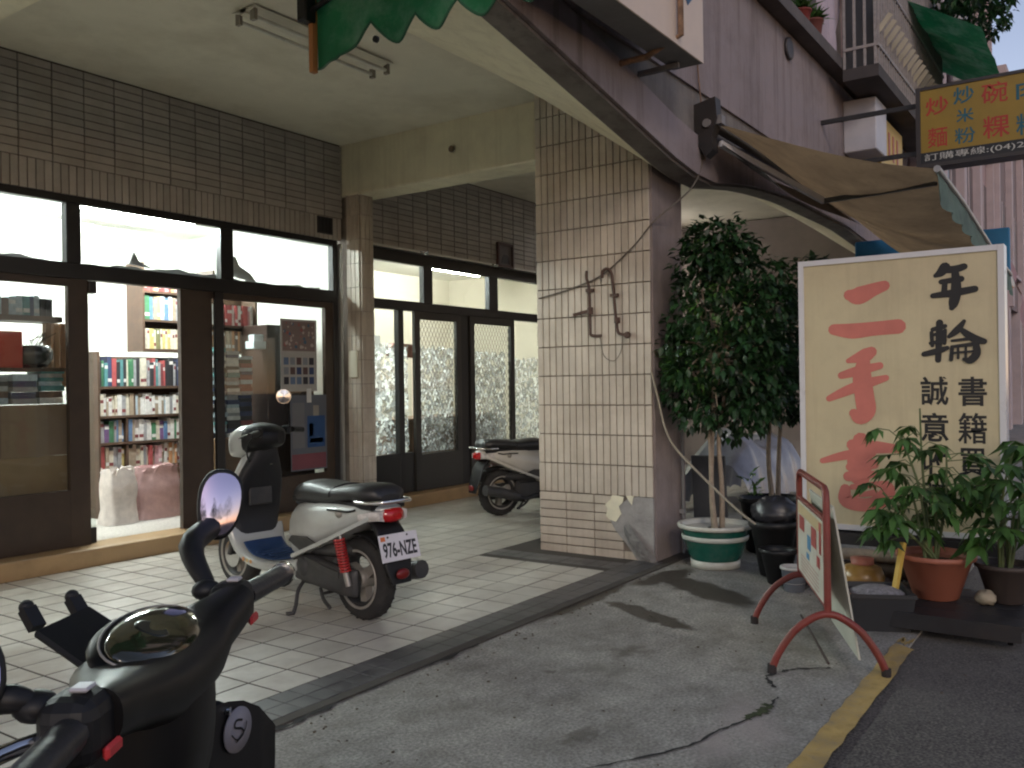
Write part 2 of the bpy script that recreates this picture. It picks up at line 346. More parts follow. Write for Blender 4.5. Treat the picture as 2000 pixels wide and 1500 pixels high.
# ------------------------------------------------------------------ arcade floor: tiles
FT = 0.2134
m_grout = mat('floor_grout', (.06,.052,.043), .9, var=.2, scale=8)
m_ftile = mat('floor_tile', (.55,.525,.465), .36, var=.10, scale=7, rnd=.13, dirt=(.28,.235,.18), dirt_amt=.6, dirt_scale=3.1, bump=.04, bscale=25)
m_btile = mat('border_tile', (.075,.073,.075), .42, var=.2, scale=10, rnd=.22, dirt=(.16,.15,.14), dirt_amt=.6, dirt_scale=5)
fl = MB().box(-6, 22, 2.62, 6.12, -.05, .0085)
floor = tag(fl.build('arcade_floor', m_grout), 'square cream tiled floor of the covered arcade', kind='structure')
tm = MB().box(-FT/2+.006, FT/2-.006, -FT/2+.006, FT/2-.006, .004, .0105).mesh('floor_tile', m_ftile)
Y0F = 2.885
cells = []
for j in range(15):
    for i in range(-10, 62):
        x = 2.355 - FT*5.5 + (i+.5)*FT; y = Y0F + (j+.5)*FT
        if 5.30 < x < 6.42 and y < 3.86: continue
        cells.append((x, y))
def vis(x, y):
    d = x*math.cos(YAW)+y*math.sin(YAW); l = (x*math.sin(YAW)-y*math.cos(YAW))/d if d > .1 else 9
    return -.62 < l < .2 and d > 1
seen = sorted([c for c in cells if vis(*c)], key=lambda c: c[0]**2 + c[1]**2)[:300]; ss = set(seen)
for (x,y) in seen: place('floor_tile', tm, floor, (x, y, random.uniform(-.0006,.0006)), (random.uniform(-.002,.002), random.uniform(-.002,.002), 0))
rest = MB()
for (x,y) in cells:
    if (x,y) not in ss: rest.box(x-FT/2+.004, x+FT/2-.004, y-FT/2+.004, y+FT/2-.004, .004, .0105)
rt = rest.build('floor_tiles', m_ftile, floor); rt['kind'] = 'stuff'
BT = FT/2
bm_ = MB().box(-BT/2+.002, BT/2-.002, -BT/2+.002, BT/2-.002, .004, .0105).mesh('border_tile', m_btile, bevel=.0015)
bc = [(1.05+i*BT, y) for i in range(50) for y in (2.885-BT*.5, 2.885-BT*1.5)]
bc += [(x, 2.885+(j+.5)*BT) for j in range(10) for x in (5.372, 5.372+BT)] + [(5.372+k*BT, 2.885+10.5*BT) for k in range(6)]
for (x,y) in bc:
    if x < 6.3 and not (5.66 < x < 6.25 and y > 2.70): place('border_tile', bm_, floor, (x, y, random.uniform(-.001,.0005)), (random.uniform(-.004,.004), random.uniform(-.004,.004), random.uniform(-.01,.01)))

# ------------------------------------------------------------------ the building: shared materials
m_wtile = mat('wall_tile', (.43,.40,.372), .42, var=.08, scale=7, rnd=.13, dirt=(.24,.2,.16), dirt_amt=.35, dirt_scale=3, bump=.06, bscale=50)
m_ctile = mat('column_tile', (.55,.49,.415), .40, var=.08, scale=7, rnd=.10, streak=(.30,.25,.19), streak_amt=.55, dirt=(.32,.27,.21), dirt_amt=.5, dirt_scale=2.4, bump=.06, bscale=50)
m_cjoint = mat('column_joint', (.20,.172,.145), .9, var=.35, scale=5)
m_joint = mat('tile_joint', (.13,.115,.10), .9, var=.2, scale=12)
m_plas = mat('ceiling_plaster', (.74,.70,.58), .85, var=.07, scale=1.6, bump=.12, bscale=14, dirt=(.50,.45,.34), dirt_amt=.65, dirt_scale=1.3)
m_beam = mat('beam_paint', (.80,.74,.55), .75, var=.06, scale=2.2, bump=.1, bscale=18, dirt=(.55,.47,.33), dirt_amt=.6, dirt_scale=1.3, streak=(.50,.42,.28), streak_amt=.45)
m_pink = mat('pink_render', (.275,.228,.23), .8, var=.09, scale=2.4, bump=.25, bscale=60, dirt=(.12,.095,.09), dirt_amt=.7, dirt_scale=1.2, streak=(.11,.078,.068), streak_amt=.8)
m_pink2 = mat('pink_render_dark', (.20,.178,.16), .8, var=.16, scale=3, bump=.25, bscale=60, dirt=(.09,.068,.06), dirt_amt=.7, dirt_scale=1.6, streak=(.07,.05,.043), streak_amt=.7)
m_cem = mat('bare_cement', (.30,.29,.28), .85, var=.2, scale=9, bump=.5, bscale=45)
m_step = mat('step_stone', (.36,.24,.12), .5, var=.18, scale=6, dirt=(.16,.11,.06), dirt_amt=.6, dirt_scale=3, bump=.1)
m_dark = mat('dark_anodised_frame', (.010,.009,.010), .42, var=.2, scale=6)
m_brown = mat('brown_door_frame', (.045,.028,.018), .45, var=.18, scale=8)
m_alu = mat('aluminium', (.55,.56,.55), .35, var=.06, metal=.8)
m_glass = glass('window_glass', (.92,.95,.94), 1.0, .02, haze=.015)
CZ = 3.62; WY = 6.25

# step in front of the shops
st = MB().box(-6, 22, 6.10, 6.42, -.05, .135)
tag(st.build('shop_step', m_step, bevel=.012, seg=2), 'tan stone step running along the shopfronts', kind='structure')

# ---- tiled wall over the bookshop windows
wall = thing('tiled_wall', 'beige tiled wall above the lit bookshop windows', 'wall', (3, WY, 0))
MB().box(-4, 6.15, WY+.012, WY+.14, 2.70, CZ).build('backing', m_joint, wall)
PX_, PZ_ = .2365, .0588
htm = MB().box(-PX_/2+.004, PX_/2-.004, 0, .02, -PZ_/2+.0035, PZ_/2-.0035).mesh('tile', m_wtile, bevel=.0025)
stm = MB().box(-PZ_/2+.0035, PZ_/2-.0035, 0, .02, -.105, .105).mesh('soldier_tile', m_wtile, bevel=.0025)
cnt = 0; left = MB()
for j in range(12):
    for i in range(-26, 14):
        x = 3.095 + (i+.5)*PX_; z = CZ - .012 - (j+.5)*PZ_
        if x > 6.09: continue
        if x > 2.3: place('tile', htm, wall, (x-3, random.uniform(0,.0015), z)); cnt += 1
        else: left.box(x-PX_/2+.004, x+PX_/2-.004, WY, WY+.02, z-PZ_/2+.0035, z+PZ_/2-.0035)
for i in range(-60, 60):
    x = 3.095 + (i+.5)*PZ_
    if x > 6.13: continue
    if x > 2.45: place('soldier_tile', stm, wall, (x-3, random.uniform(0,.0015), CZ-.012-12*PZ_-.108))
    elif x > -3: left.box(x-PZ_/2+.0035, x+PZ_/2-.0035, WY, WY+.02, CZ-.012-12*PZ_-.213, CZ-.012-12*PZ_-.003)
q = left.build('tiles', m_wtile, wall); q['kind'] = 'stuff'
# grille in the wall
vg = thing('wall_vent', 'small dark square vent let into the beige tiled wall', 'vent', (5.93, WY, 2.80))
MB().box(-.095,.095,-.012,.0,-.07,.09).build('vent_frame', plain((.05,.05,.05),.6), vg, world=False)
for k in range(4): MB().box(-.085+k*.045,-.05+k*.045,-.02,-.0125,-.06,.08).build('slat', plain((.02,.02,.022),.6), vg, world=False)

# ---- wall over the second shop
wall2 = thing('tiled_wall', 'dark tiled wall above the second shop beyond the cross beam', 'wall', (8, WY, 0))
MB().box(6.36, 22, WY+.012, WY+.14, 2.74, CZ).build('backing', m_joint, wall2)
left = MB()
for j in range(15):
    for i in range(60):
        x = 6.5 + (i+.5)*PX_; z = CZ-.012-(j+.5)*PZ_
        if 6.4 < x < 10.2 and j > 0: place('tile', htm, wall2, (x-8, random.uniform(0,.0015), z))
        elif x < 20: left.box(x-PX_/2+.004, x+PX_/2-.004, WY, WY+.02, z-PZ_/2+.0035, z+PZ_/2-.0035)
q = left.build('tiles', m_wtile, wall2); q['kind'] = 'stuff'
# ---- pilaster between the shops
pil = thing('tiled_pilaster', 'narrow tiled pilaster between the bookshop and the second shop', 'pilaster', (6.28, 6.15, 0))
MB().box(6.20, 6.37, 6.052, 6.40, .0, 3.12).build('core', m_cjoint, pil)
vtm = MB().box(-.026, .026, 0, .016, -.1145, .1145).mesh('tile', m_ctile, bevel=.002)
for j in range(13):
    z = .13 + (j+.5)*.2335
    if z > 3.1: continue
    for i in range(3): place('tile', vtm, pil, (6.20+(i+.5)*.0567-6.28, 6.036-6.15, z))
    for i in range(3): place('tile', vtm, pil, (6.20-.016-6.28, 6.036+.016+(i+.5)*.0567-6.15, z), (0,0,-math.pi/2))
mb = MB().box(6.165, 6.183, 6.075, 6.19, 1.36, 1.62); mb.build('switch_box', plain((.6,.56,.45),.5), pil, bevel=.004)

# ---- column
cx0, cx1, cy0, cy1 = 5.674, 6.19, 2.735, 3.69
colm = thing('tiled_column', 'square column of long upright cream tiles, corner chipped at its foot', 'column', ((cx0+cx1)/2, (cy0+cy1)/2, 0))
MB().box(cx0+.014, cx1, cy0+.004, cy1-.004, -.02, 3.60).build('core', m_cjoint, colm)
MB().box(cx0+.02, cx1+.006, cy0-.012, cy0+.004, -.02, 2.9).build('rendered_side', mat('column_side_render', (.27,.225,.215), .85, var=.2, scale=4, bump=.4, bscale=50, streak=(.15,.12,.11), streak_amt=.7), colm)
NC = 17; cw = (cy1-cy0)/NC; th = .2178
ct = MB().box(-cw/2+.0038, cw/2-.0038, 0, .016, -th/2+.004, th/2-.004).mesh('tile', m_ctile, bevel=.0025)
def chip(y, z):   # where the tiles have come off
    return z < .455 and (y < 2.93 + (.455-z)*.28 if z > .2 else y < 3.0 - (.2-z)*1.3) 
for j in range(15):
    z = .457 + (j+.5)*th
    if z + th/2 > 3.6: continue
    for i in range(NC):
        y = cy0 + (i+.5)*cw
        place('tile', ct, colm, (cx0-ORG[colm.name].x, y-ORG[colm.name].y, z), (0, random.uniform(-.003,.003), -math.pi/2))
hw_ = (cy1-cy0)/4; hh_ = .455/7
cb = MB().box(-hw_/2+.004, hw_/2-.004, 0, .016, -hh_/2+.004, hh_/2-.004).mesh('base_tile', m_ctile, bevel=.0025)
for j in range(7):
    for i in range(4):
        y = cy1 - (i+.5)*hw_; z = (j+.5)*hh_
        if chip(y-hw_*.3, z): continue
        place('base_tile', cb, colm, (cx0-ORG[colm.name].x, y-ORG[colm.name].y, z), (0,0,-math.pi/2))
# half tiles along the break, bare cement patch, white filler
cmp_ = MB()
def patch(pts, x, th_, mb): 
    n = len(pts); mb.add([(x, p[0], p[1]) for p in pts] + [(x+th_, p[0], p[1]) for p in pts], [tuple(range(n)), tuple(range(n,2*n))[::-1]] + [(i,(i+1)%n,n+(i+1)%n,n+i) for i in range(n)])
patch([(2.733,.455),(2.86,.46),(2.93,.44),(3.0,.40),(3.03,.33),(3.08,.28),(3.03,.2),(2.97,.14),(2.9,.06),(2.86,.0),(2.733,-.01)], cx0-.006, .018, cmp_)
cmp_.build('cement_patch', m_cem, colm)
fm = MB(); patch([(3.02,.46),(2.965,.452),(2.975,.41),(3.005,.385),(2.985,.33),(3.03,.27),(3.085,.285),(3.11,.31),(3.095,.36),(3.115,.39),(3.07,.43),(3.06,.46)], cx0-.011, .01, fm)
patch([(2.945,.462),(2.885,.465),(2.90,.40),(2.925,.43)], cx0-.011, .01, fm)
fm.build('white_filler', mat('filler', (.72,.68,.52), .8, bump=.4), colm)
rb = MB().loft([[(cx0-.02-.03*math.sin(t*3.1), 2.93-.2*t+a*.5, .22-.21*t+b) for a,b in ((-.05,-.03),(.05,-.03),(.06,.03),(-.03,.04))] for t in (0,.25,.5,.75,1)], smooth=False)
rb.build('loose_render', mat('dark_cement', (.16,.155,.15), .9, var=.35, scale=14, bump=.8, bscale=40), colm)

# ---- ceiling, cross beams, haunched street beam
cl = MB().box(-6, 22, 3.60, 6.40, CZ, CZ+.15)
tag(cl.build('arcade_ceiling', m_plas), 'plain beige plaster ceiling of the arcade', kind='structure')
def cross(x0, x1, z0, label):
    mb = MB().box(x0, x1, 2.8, WY+.3, z0, CZ+.05)
    return solo(mb, 'cross_beam', m_beam, label, 'beam', bevel=.012)
cross(6.17, 6.49, 3.125, 'cream cross beam from the tiled column back to the shop wall')
cross(1.88, 2.2, 3.12, 'pale cross beam at the near end of the arcade ceiling')
def zb(x):   # underside of the haunched beam
    K = [(-6,3.22),(2.6,3.22),(3.2,3.20),(3.587,3.138),(4.42,2.978),(5.71,2.735),(6.05,2.712),(6.3,2.72),(6.77,2.808),(7.4,2.872),(8.15,2.918),(10,2.93),(11.2,2.86),(12.2,2.74),(12.7,2.72),(13.3,2.8),(15,2.93),(22,2.93)]
    for (a,b),(c,d) in zip(K, K[1:]):
        if a <= x <= c: return b + (d-b)*(x-a)/(c-a)
    return 2.93
FY = 2.50
xs = [-6+i*.35 for i in range(81)]; xs = [x for x in xs if x < 21.9]
bmh = MB(); n = len(xs)
sec = lambda x: [(x,FY,zb(x)), (x,FY+.155,zb(x)), (x,3.69,3.50), (x,3.69,CZ+.1), (x,FY,CZ+.1)]
bmh.loft([sec(x) for x in xs], smooth=False)
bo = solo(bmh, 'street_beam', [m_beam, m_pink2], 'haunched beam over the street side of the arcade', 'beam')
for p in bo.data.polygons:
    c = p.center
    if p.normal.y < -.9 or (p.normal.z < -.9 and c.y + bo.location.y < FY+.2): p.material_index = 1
# ---- upper storey wall
up = thing('upper_wall', 'pinkish rendered upper wall of the building over the arcade', 'wall', (6, FY, 3.0))
fx = [x for x in xs]
f1 = MB(); nn = len(fx)
f1.add([(x,FY-.03,zb(x)+.02) for x in fx]+[(x,FY-.03,zb(x)+.30) for x in fx]+[(x,FY+.02,zb(x)+.02) for x in fx]+[(x,FY+.02,zb(x)+.30) for x in fx],
       [(i,i+1,nn+i+1,nn+i) for i in range(nn-1)]+[(2*nn+i,2*nn+i+1,i+1,i) for i in range(nn-1)]+[(nn+i,nn+i+1,3*nn+i+1,3*nn+i) for i in range(nn-1)])
f1.build('fascia_band', m_pink, up, recalc=False)
MB().box(-6, 13.4, FY-.022, FY+.35, 3.35, 4.43).build('render_face', m_pink, up)
MB().box(-6, 13.4, FY-.17, FY+.35, 4.432, 4.55).build('cornice', mat('cornice_dark', (.10,.088,.085), .8, var=.3, scale=4), up)
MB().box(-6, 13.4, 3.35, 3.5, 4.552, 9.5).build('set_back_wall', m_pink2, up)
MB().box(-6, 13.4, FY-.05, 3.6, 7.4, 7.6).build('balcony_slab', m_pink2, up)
# ------------------------------------------------------------------ bookshop front
m_cream = mat('interior_paint', (.80,.79,.74), .7, var=.03, scale=2)
m_ifloor = mat('terrazzo_floor', (.50,.48,.44), .4, var=.35, scale=55, dirt=(.3,.27,.23), dirt_amt=.3)
m_wood = mat('dark_shelf_wood', (.085,.05,.032), .55, var=.25, scale=9)
m_wood2 = mat('brown_wood', (.16,.085,.042), .5, var=.22, scale=7)
FYG = 6.28
def member(parent, name, x0, x1, z0, z1, m, y0=FYG, y1=FYG+.07): return MB().box(x0, x1, y0, y1, z0, z1).build(name, m, parent, bevel=.004)
def pane(parent, x0, x1, z0, z1, y=FYG+.035, m=None): return MB().box(x0, x1, y, y+.005, z0, z1).build('pane', m or m_glass, parent)
sf = thing('shopfront', 'dark framed glazed bookshop front with its sliding door open', 'shopfront', (4.2, FYG, .135))
member(sf, 'header', -4, 6.06, 2.637, 2.70, m_dark)
member(sf, 'transom_bar', -4, 6.06, 2.085, 2.20, m_dark, FYG-.012, FYG+.08)
for a,b in ((2.05,2.17),(3.44,3.55),(4.77,4.90)): member(sf, 'mullion', a, b, 2.20, 2.637, m_dark)
member(sf, 'jamb', 6.06, 6.125, .135, 2.70, m_dark)
MB().box(6.128, 6.158, FYG-.03, FYG+.02, .135, 2.66).build('door_track', m_alu, sf)
for a,b in ((.6,2.05),(2.17,3.44),(3.55,4.77),(4.90,6.06)): pane(sf, a, b, 2.20, 2.637)
def door(label, x0, x1, st0, st1, rail, y, m):
    d = MB().box(x0, x0+st0, y, y+.045, .137, 2.085).box(x1-st1, x1, y, y+.045, .137, 2.085)
    d.box(x0+st0+.0005, x1-st1-.0005, y+.001, y+.044, 2.03, 2.084).box(x0+st0+.0005, x1-st1-.0005, y+.001, y+.044, .138, rail)
    o = d.build('door', m, sf); o['label'] = label
    pane(o, x0+st0, x1-st1, rail, 2.03, y+.02); return o
door('brown framed fixed glass panel', 2.1, 3.60, .08, .15, .55, FYG+.01, m_brown)
door('sliding door with wide brown stile', 4.38, 6.06, .30, .10, .46, FYG+.012, m_brown)
MB().box(4.692, 4.775, FYG-.018, FYG+.01, .137, 2.084).build('post', m_dark, sf)
MB().box(3.603, 3.665, FYG+.06, FYG+.075, .14, 2.08).build('pane', m_glass, sf)
MB().box(3.603, 3.665, FYG+.05, FYG+.085, .138, .25).build('pane_clip', m_dark, sf)
MB().box(3.60, 3.66, FYG-.01, FYG+.05, 1.99, 2.08).build('closer', m_dark, sf, bevel=.006)

# interior shell
fl_ = MB().box(-2.2, 6.30, 6.42, 10.2, -.05, .13); tag(fl_.build('bookshop_floor', m_ifloor), 'pale speckled floor inside the bookshop', kind='structure')
ws = MB().box(-2.3, 6.30, 10.2, 10.3, .13, 3.1).box(-2.4, -2.3, 6.42, 10.3, .13, 3.1).box(6.30, 6.36, 6.42, 10.3, .13, 3.1).box(-2.3, 6.3, 6.40, 6.42, 2.72, 3.1)
tag(ws.build('bookshop_interior_wall', m_cream), 'bright white inside walls of the bookshop', kind='structure')
cs = MB().box(-2.4, 11.6, 6.40, 10.3, 3.0, 3.1); tag(cs.build('shop_interior_ceiling', m_cream), 'white ceiling inside the shops', kind='structure')
pw = MB().box(3.2, 4.82, 8.3, 8.36, .13, 2.9); tag(pw.build('partition_wall', m_cream), 'white partition seen through the open doorway', kind='structure')
m_tube = emit('fluorescent_tube', (.93,1.0,.98), 225.0)
def ceiling_lamp(x0, x1, y, z, label, m=None):
    t = thing('ceiling_lamp', label, 'lamp', ((x0+x1)/2, y, z), group='fluorescent lamps inside the shops')
    MB().box(x0, x1, y-.05, y+.05, z+.03, z+.07).build('fitting', plain((.75,.75,.72),.4), t)
    MB().tube([(x0+.03,y,z),(x1-.03,y,z)], .019, 10).build('tube', m or m_tube, t)
    for x in (x0+.015, x1-.015): MB().box(x-.012, x+.012, y-.015, y+.015, z-.02, z+.03).build('holder', plain((.7,.7,.7),.5), t)
ceiling_lamp(3.85, 5.05, 7.0, 2.78, 'lit fluorescent lamp behind the middle bookshop transom')
ceiling_lamp(1.3, 2.5, 7.2, 2.78, 'lit fluorescent lamp behind the leftmost bookshop transom')
ceiling_lamp(4.4, 5.6, 8.7, 2.86, 'lit fluorescent lamp at the back of the bookshop')

# ------------------------------------------------------------------ books
PAL = [('white',(.72,.70,.66)),('cream',(.66,.60,.45)),('grey',(.32,.32,.33)),('black',(.03,.03,.035)),('dark red',(.25,.03,.035)),('red',(.5,.05,.05)),
       ('navy blue',(.03,.05,.14)),('blue',(.07,.2,.42)),('pale blue',(.40,.52,.60)),('green',(.04,.22,.09)),('olive',(.22,.22,.07)),('yellow',(.62,.48,.10)),
       ('orange',(.55,.22,.05)),('brown',(.16,.085,.05)),('tan',(.40,.30,.19)),('purple',(.16,.06,.22)),('pink',(.60,.30,.33)),('teal',(.05,.26,.27))]
PAL = [(n, tuple(.72*x + .28*(sum(c)/3) for x in c)) for n,c in PAL]
BM = [mat('book_'+n.replace(' ','_'), c, .5, var=.2, scale=30) for n,c in PAL]; m_page = mat('book_pages', (.62,.57,.45), .8, var=.1, scale=50)
ORD = ['first','second','third','fourth','fifth','sixth','seventh','eighth','ninth','tenth','eleventh','twelfth','thirteenth','fourteenth','fifteenth','sixteenth','seventeenth','eighteenth','nineteenth','twentieth']
def ordn(i):
    if i < 20: return ORD[i]
    t = {2:'twenty',3:'thirty',4:'forty',5:'fifty'}[(i+1)//10]; u = (i+1)%10
    return t + ('-'+ORD[u-1] if u else 'th').replace('twentyth','twentieth')
_bk = {}
def bookmesh(ci, w, d, h, band):
    key = (ci, round(w,3), round(d,3), round(h,2), band)
    if key not in _bk:
        mb = MB().box(-w/2, w/2, 0, d, 0, h); mb.box(-w/2+.003, w/2-.003, .004, d-.002, h-.004, h+.0006, 1)
        if band: mb.box(-w/2+.0015, w/2-.0015, -.0008, .002, h*band, h*band+.03, 2)
        _bk[key] = mb.mesh('book', [BM[ci], m_page, BM[0] if ci > 2 else BM[4]])
    return _bk[key]
def book_row(x0, x1, y, z, hmax, where, pal, seed, wr=(.016,.045), hr=(.72,.98), grp='books on the bookshop shelves'):
    rnd = random.Random(seed); x = x0 + .004; i = 0; cnt = {}
    while True:
        w = rnd.choice([.018,.022,.026,.032,.04]) if wr is None else round(rnd.uniform(*wr)*250)/250
        if x + w > x1 or i > 56: break
        ci = rnd.choice(pal); h = hmax*rnd.uniform(*hr); d = rnd.choice([.15,.17,.19])
        o = place('book', bookmesh(ci, w, d, round(h,2), rnd.choice([0,0,.6,.15,.75])), None, (x+w/2, y + rnd.uniform(0,.02), z), (0, rnd.uniform(-.02,.02), 0))
        tag(o, f'{PAL[ci][0]} book {ordn(i)} from left {where}', 'book', grp); x += w + .0015; i += 1
def book_pile(x, y, z, ztop, w, d, where, pal, seed, th=(.022,.045), grp='books piled behind the shop glass', cat='book'):
    rnd = random.Random(seed); i = 0; zz = z; rows = []
    while zz < ztop:
        t = round(rnd.uniform(*th)*250)/250; rows.append((zz, t, rnd.choice(pal))); zz += t
    for i,(zz,t,ci) in enumerate(rows):
        key = ('flat', ci, t, round(w,2), round(d,2))
        if key not in _bk:
            mb = MB().box(-w/2, w/2, 0, d, 0, t-.001); mb.box(-w/2+.006, w/2+.0008, .006, d-.006, .003, t-.004, 1); _bk[key] = mb.mesh('book', [BM[ci], m_page])
        o = place('book', _bk[key], None, (x + rnd.uniform(-.008,.008), y + rnd.uniform(-.012,.012), zz), (0,0,rnd.uniform(-.05,.05)))
        tag(o, f'{PAL[ci][0]} book {ordn(i)} from bottom {where}', cat, grp)
# bookcase seen through the doorway
def bookcase(name, label, x0, x1, y0, y1, z0, z1, shelves, m, back=True, div=()):
    t = thing(name, label, 'bookcase', ((x0+x1)/2, (y0+y1)/2, z0))
    for x in (x0, x1-.022): MB().box(x, x+.022, y0, y1, z0, z1).build('side', m, t)
    for z in shelves: MB().box(x0+.0225, x1-.0225, y0+.002, y1, z-.022, z).build('shelf', m, t)
    if back: MB().box(x0+.0225, x1-.0225, y1-.012, y1-.002, z0+.01, z1-.03).build('back_panel', m, t)
    for (x,a,b) in div: MB().box(x-.01, x+.01, y0+.004, y1-.013, a, b).build('divider', m, t)
    return t
ZS = [.33,.565,.80,1.04,1.305]
bookcase('bookcase', 'dark wooden bookcase seen through the open doorway', 4.36, 5.62, 7.48, 7.78, .13, 1.615, ZS + [.16], m_wood, div=[(4.64,.16,1.04)])
ALLP = list(range(18)); LIGHT = [0,0,0,1,1,2,14,8,16,4,11,13]
names = ['bottom','next-to-bottom','middle','second-highest','top']
for k,z in enumerate(ZS):
    pal = [[0,1,2,5,7,14,12],[0,1,14,16,5,2,12,11],[0,0,1,2,7,14,9,15],[0,0,1,14,2,8,13],[4,5,1,3,6,2,14,13,9,17]][k]
    segs = [(4.385,4.63),(4.655,5.35)] if k < 3 else [(4.385,5.35)]
    for q,(a,b) in enumerate(segs):
        book_row(a, b, 7.495, z+.001, .27 if k == 4 else .205, f'on {names[k]} doorway bookcase shelf' + ('' if len(segs)==1 else (', narrow bay' if q == 0 else ', wide bay')), pal, 20+k*3+q, (.018,.045), (.78,1.0))
bookcase('wall_shelf', 'high shelf of bright books above the doorway bookcase', 4.82, 5.62, 7.50, 7.76, 1.63, 2.46, [1.655,1.93,2.20], m_wood)
book_row(4.85, 5.35, 7.51, 1.656, .20, 'in the set on the lowest high shelf', [10,11,1], 51, (.02,.024), (.92,.94))
book_row(4.85, 5.35, 7.51, 1.931, .235, 'on the middle high shelf', [9,9,7,16,11,0,8,17,14,2], 52, (.03,.055), (.85,1))
book_row(4.85, 5.35, 7.51, 2.201, .2, 'on the topmost high shelf', [5,4,1,16,11], 53, (.02,.04), (.8,1))
# shelf behind the right-hand door glass
bookcase('wall_shelf', 'short shelf of red sets behind the poster door', 5.02, 5.62, 6.86, 7.08, 1.60, 2.16, [1.62,1.86], m_wood, back=True)
book_row(5.045, 5.60, 6.87, 1.861, .20, 'of the bright red set behind the door glass', [5,5,5,16,0], 61, (.026,.03), (.95,.97))
book_row(5.045, 5.60, 6.87, 1.621, .20, 'of the brown set behind the door glass', [12,13,14], 62, (.024,.028), (.95,.97))
cb_ = solo(MB().box(4.84, 5.40, 6.47, 6.86, .13, .84), 'low_cabinet', m_wood2, 'orange brown low cabinet under the piled books', 'cabinet', bevel=.008)
for k in range(3): book_pile(4.945+k*.142, 6.55, .841, [1.62,1.60,1.56][k], .13, .19, f'in the {["first","second","third"][k]} pile on the low cabinet', [2,3,6,8,0,17] if k < 2 else [2,6,4,8,13,3], 70+k, (.026,.046))
solo(MB().box(5.45, 6.02, 6.52, 6.9, .13, 1.86), 'tall_cabinet', mat('dark_cabinet', (.03,.014,.009), .5, var=.2), 'dark brown tall cabinet behind the posters', 'cabinet', bevel=.008)
solo(MB().box(5.28, 5.42, 6.5, 6.62, 1.63, 1.70).box(5.30, 5.41, 6.52, 6.6, 1.701, 1.76), 'paper_packet', plain((.55,.6,.62),.6), 'small pale packet topping the piled books', 'packet', bevel=.004)
# posters on the glass
def card(name, label, cat, x0, x1, z0, z1, y, base, cells):
    t = thing(name, label, cat, ((x0+x1)/2, y, z0))
    MB().box(x0, x1, y, y+.002, z0, z1).build('sheet', plain(base,.7), t)
    for (a,b,c,d,colr) in cells:
        MB().box(x0+a*(x1-x0), x0+b*(x1-x0), y-.0012, y-.0003, z0+c*(z1-z0), z0+d*(z1-z0)).build('print', plain(colr,.7), t)
    return t
rnd = random.Random(5); cells = []
for r_ in range(3):
    for c_ in range(5):
        a = .08+c_*.175; cells.append((a, a+.13, .10+r_*.135, .10+r_*.135+.10, rnd.choice([(.03,.05,.13),(.09,.05,.05),(.1,.15,.25),(.2,.22,.25),(.02,.02,.03)])))
cells += [(.05,.95,.56,.97,(.20,.15,.14))]
pst = card('calendar_poster', 'calendar with floral picture over rows of small photos hung in the door glass', 'poster', 5.395, 5.83, 1.235, 1.90, FYG-.004, (.36,.35,.33), cells)
fm = MB()
for k in range(46):
    x = rnd.uniform(5.43,5.80); z = rnd.uniform(1.62,1.865); r_ = rnd.uniform(.008,.026); c_ = rnd.randrange(3)
    fm.add([(x+r_*math.cos(t)*rnd.uniform(.6,1), FYG-.0062-.0001*k, z+r_*math.sin(t)*rnd.uniform(.6,1)) for t in [i*math.pi/3.5 for i in range(7)]], [tuple(range(7))], mi=c_)
fq = fm.build('flower_print', [plain((.28,.10,.10),.7), plain((.40,.35,.32),.7), plain((.06,.12,.2),.7)], pst, recalc=False); fq['kind'] = 'stuff'
card('event_poster', 'blue and pink poster low on the door glass', 'poster', 5.50, 5.945, .50, 1.20, FYG-.004, (.10,.11,.13),
     [(.03,.97,.02,.22,(.17,.05,.065)),(.45,.95,.30,.72,(.015,.06,.17)),(.52,.88,.36,.42,(.25,.25,.25)),(.05,.38,.30,.9,(.14,.14,.15)),(.62,.78,.72,.86,(.25,.23,.2)),(.5,.62,.45,.62,(.02,.06,.2))])
solo(MB().box(5.70,5.755,FYG-.006,FYG-.004,1.13,1.26), 'paper_tag', plain((.6,.6,.58),.7), 'small white paper tag stuck between the two posters', 'tag')
# left window display
for k,(a,b,z0,z1) in enumerate([(2.30,2.95,.16,.80),(2.96,3.50,.16,.80),(2.30,3.02,.803,1.175),(3.03,3.50,.803,1.175)]):
    t = thing('cardboard_panel', ['wide brown cardboard sheet low behind the corner glass','brown cardboard sheet beside the door frame, lower row','brown cardboard sheet, upper row towards the picture edge','brown cardboard sheet, upper row by the door frame'][k], 'cardboard', ((a+b)/2, 6.42, z0), group='cardboard behind the window')
    MB().box(a, b, 6.42, 6.44, z0, z1).build('sheet', mat('cardboard_%d' % k, (.30-.02*k,.20-.013*k,.105), .85, var=.1, scale=4), t)
    MB().box(a+.01, b-.01, 6.44, 6.70, z0+.01, z1-.01).build('box_body', plain((.3,.22,.14),.85), t)
solo(MB().box(2.3, 3.52, 6.45, 6.75, 1.415, 1.44), 'display_shelf', m_wood, 'dark shelf board behind the corner window glass', 'shelf')
solo(MB().box(2.3, 3.52, 6.50, 6.75, 1.78, 1.82), 'display_shelf', m_wood, 'upper dark shelf board behind the corner window glass', 'shelf')
for k in range(6): book_pile(2.42+k*.2, 6.47, 1.179, 1.36+.02*(k%3), .17, .22, f'in the {ORD[k]} low pile behind the corner glass', [2,3,6,8,0,13,17], 90+k, (.028,.05))
book_row(2.32, 3.5, 6.52, 1.821, .16, 'on the upper display shelf', [3,3,6,13,2,17,8], 99, (.03,.05), (.6,1.0), grp='books on the display shelf')
solo(MB().box(2.98, 3.22, 6.48, 6.66, 1.441, 1.70), 'red_box', mat('red_card', (.50,.06,.035), .55, var=.1), 'square red box on the window shelf', 'box', bevel=.006)
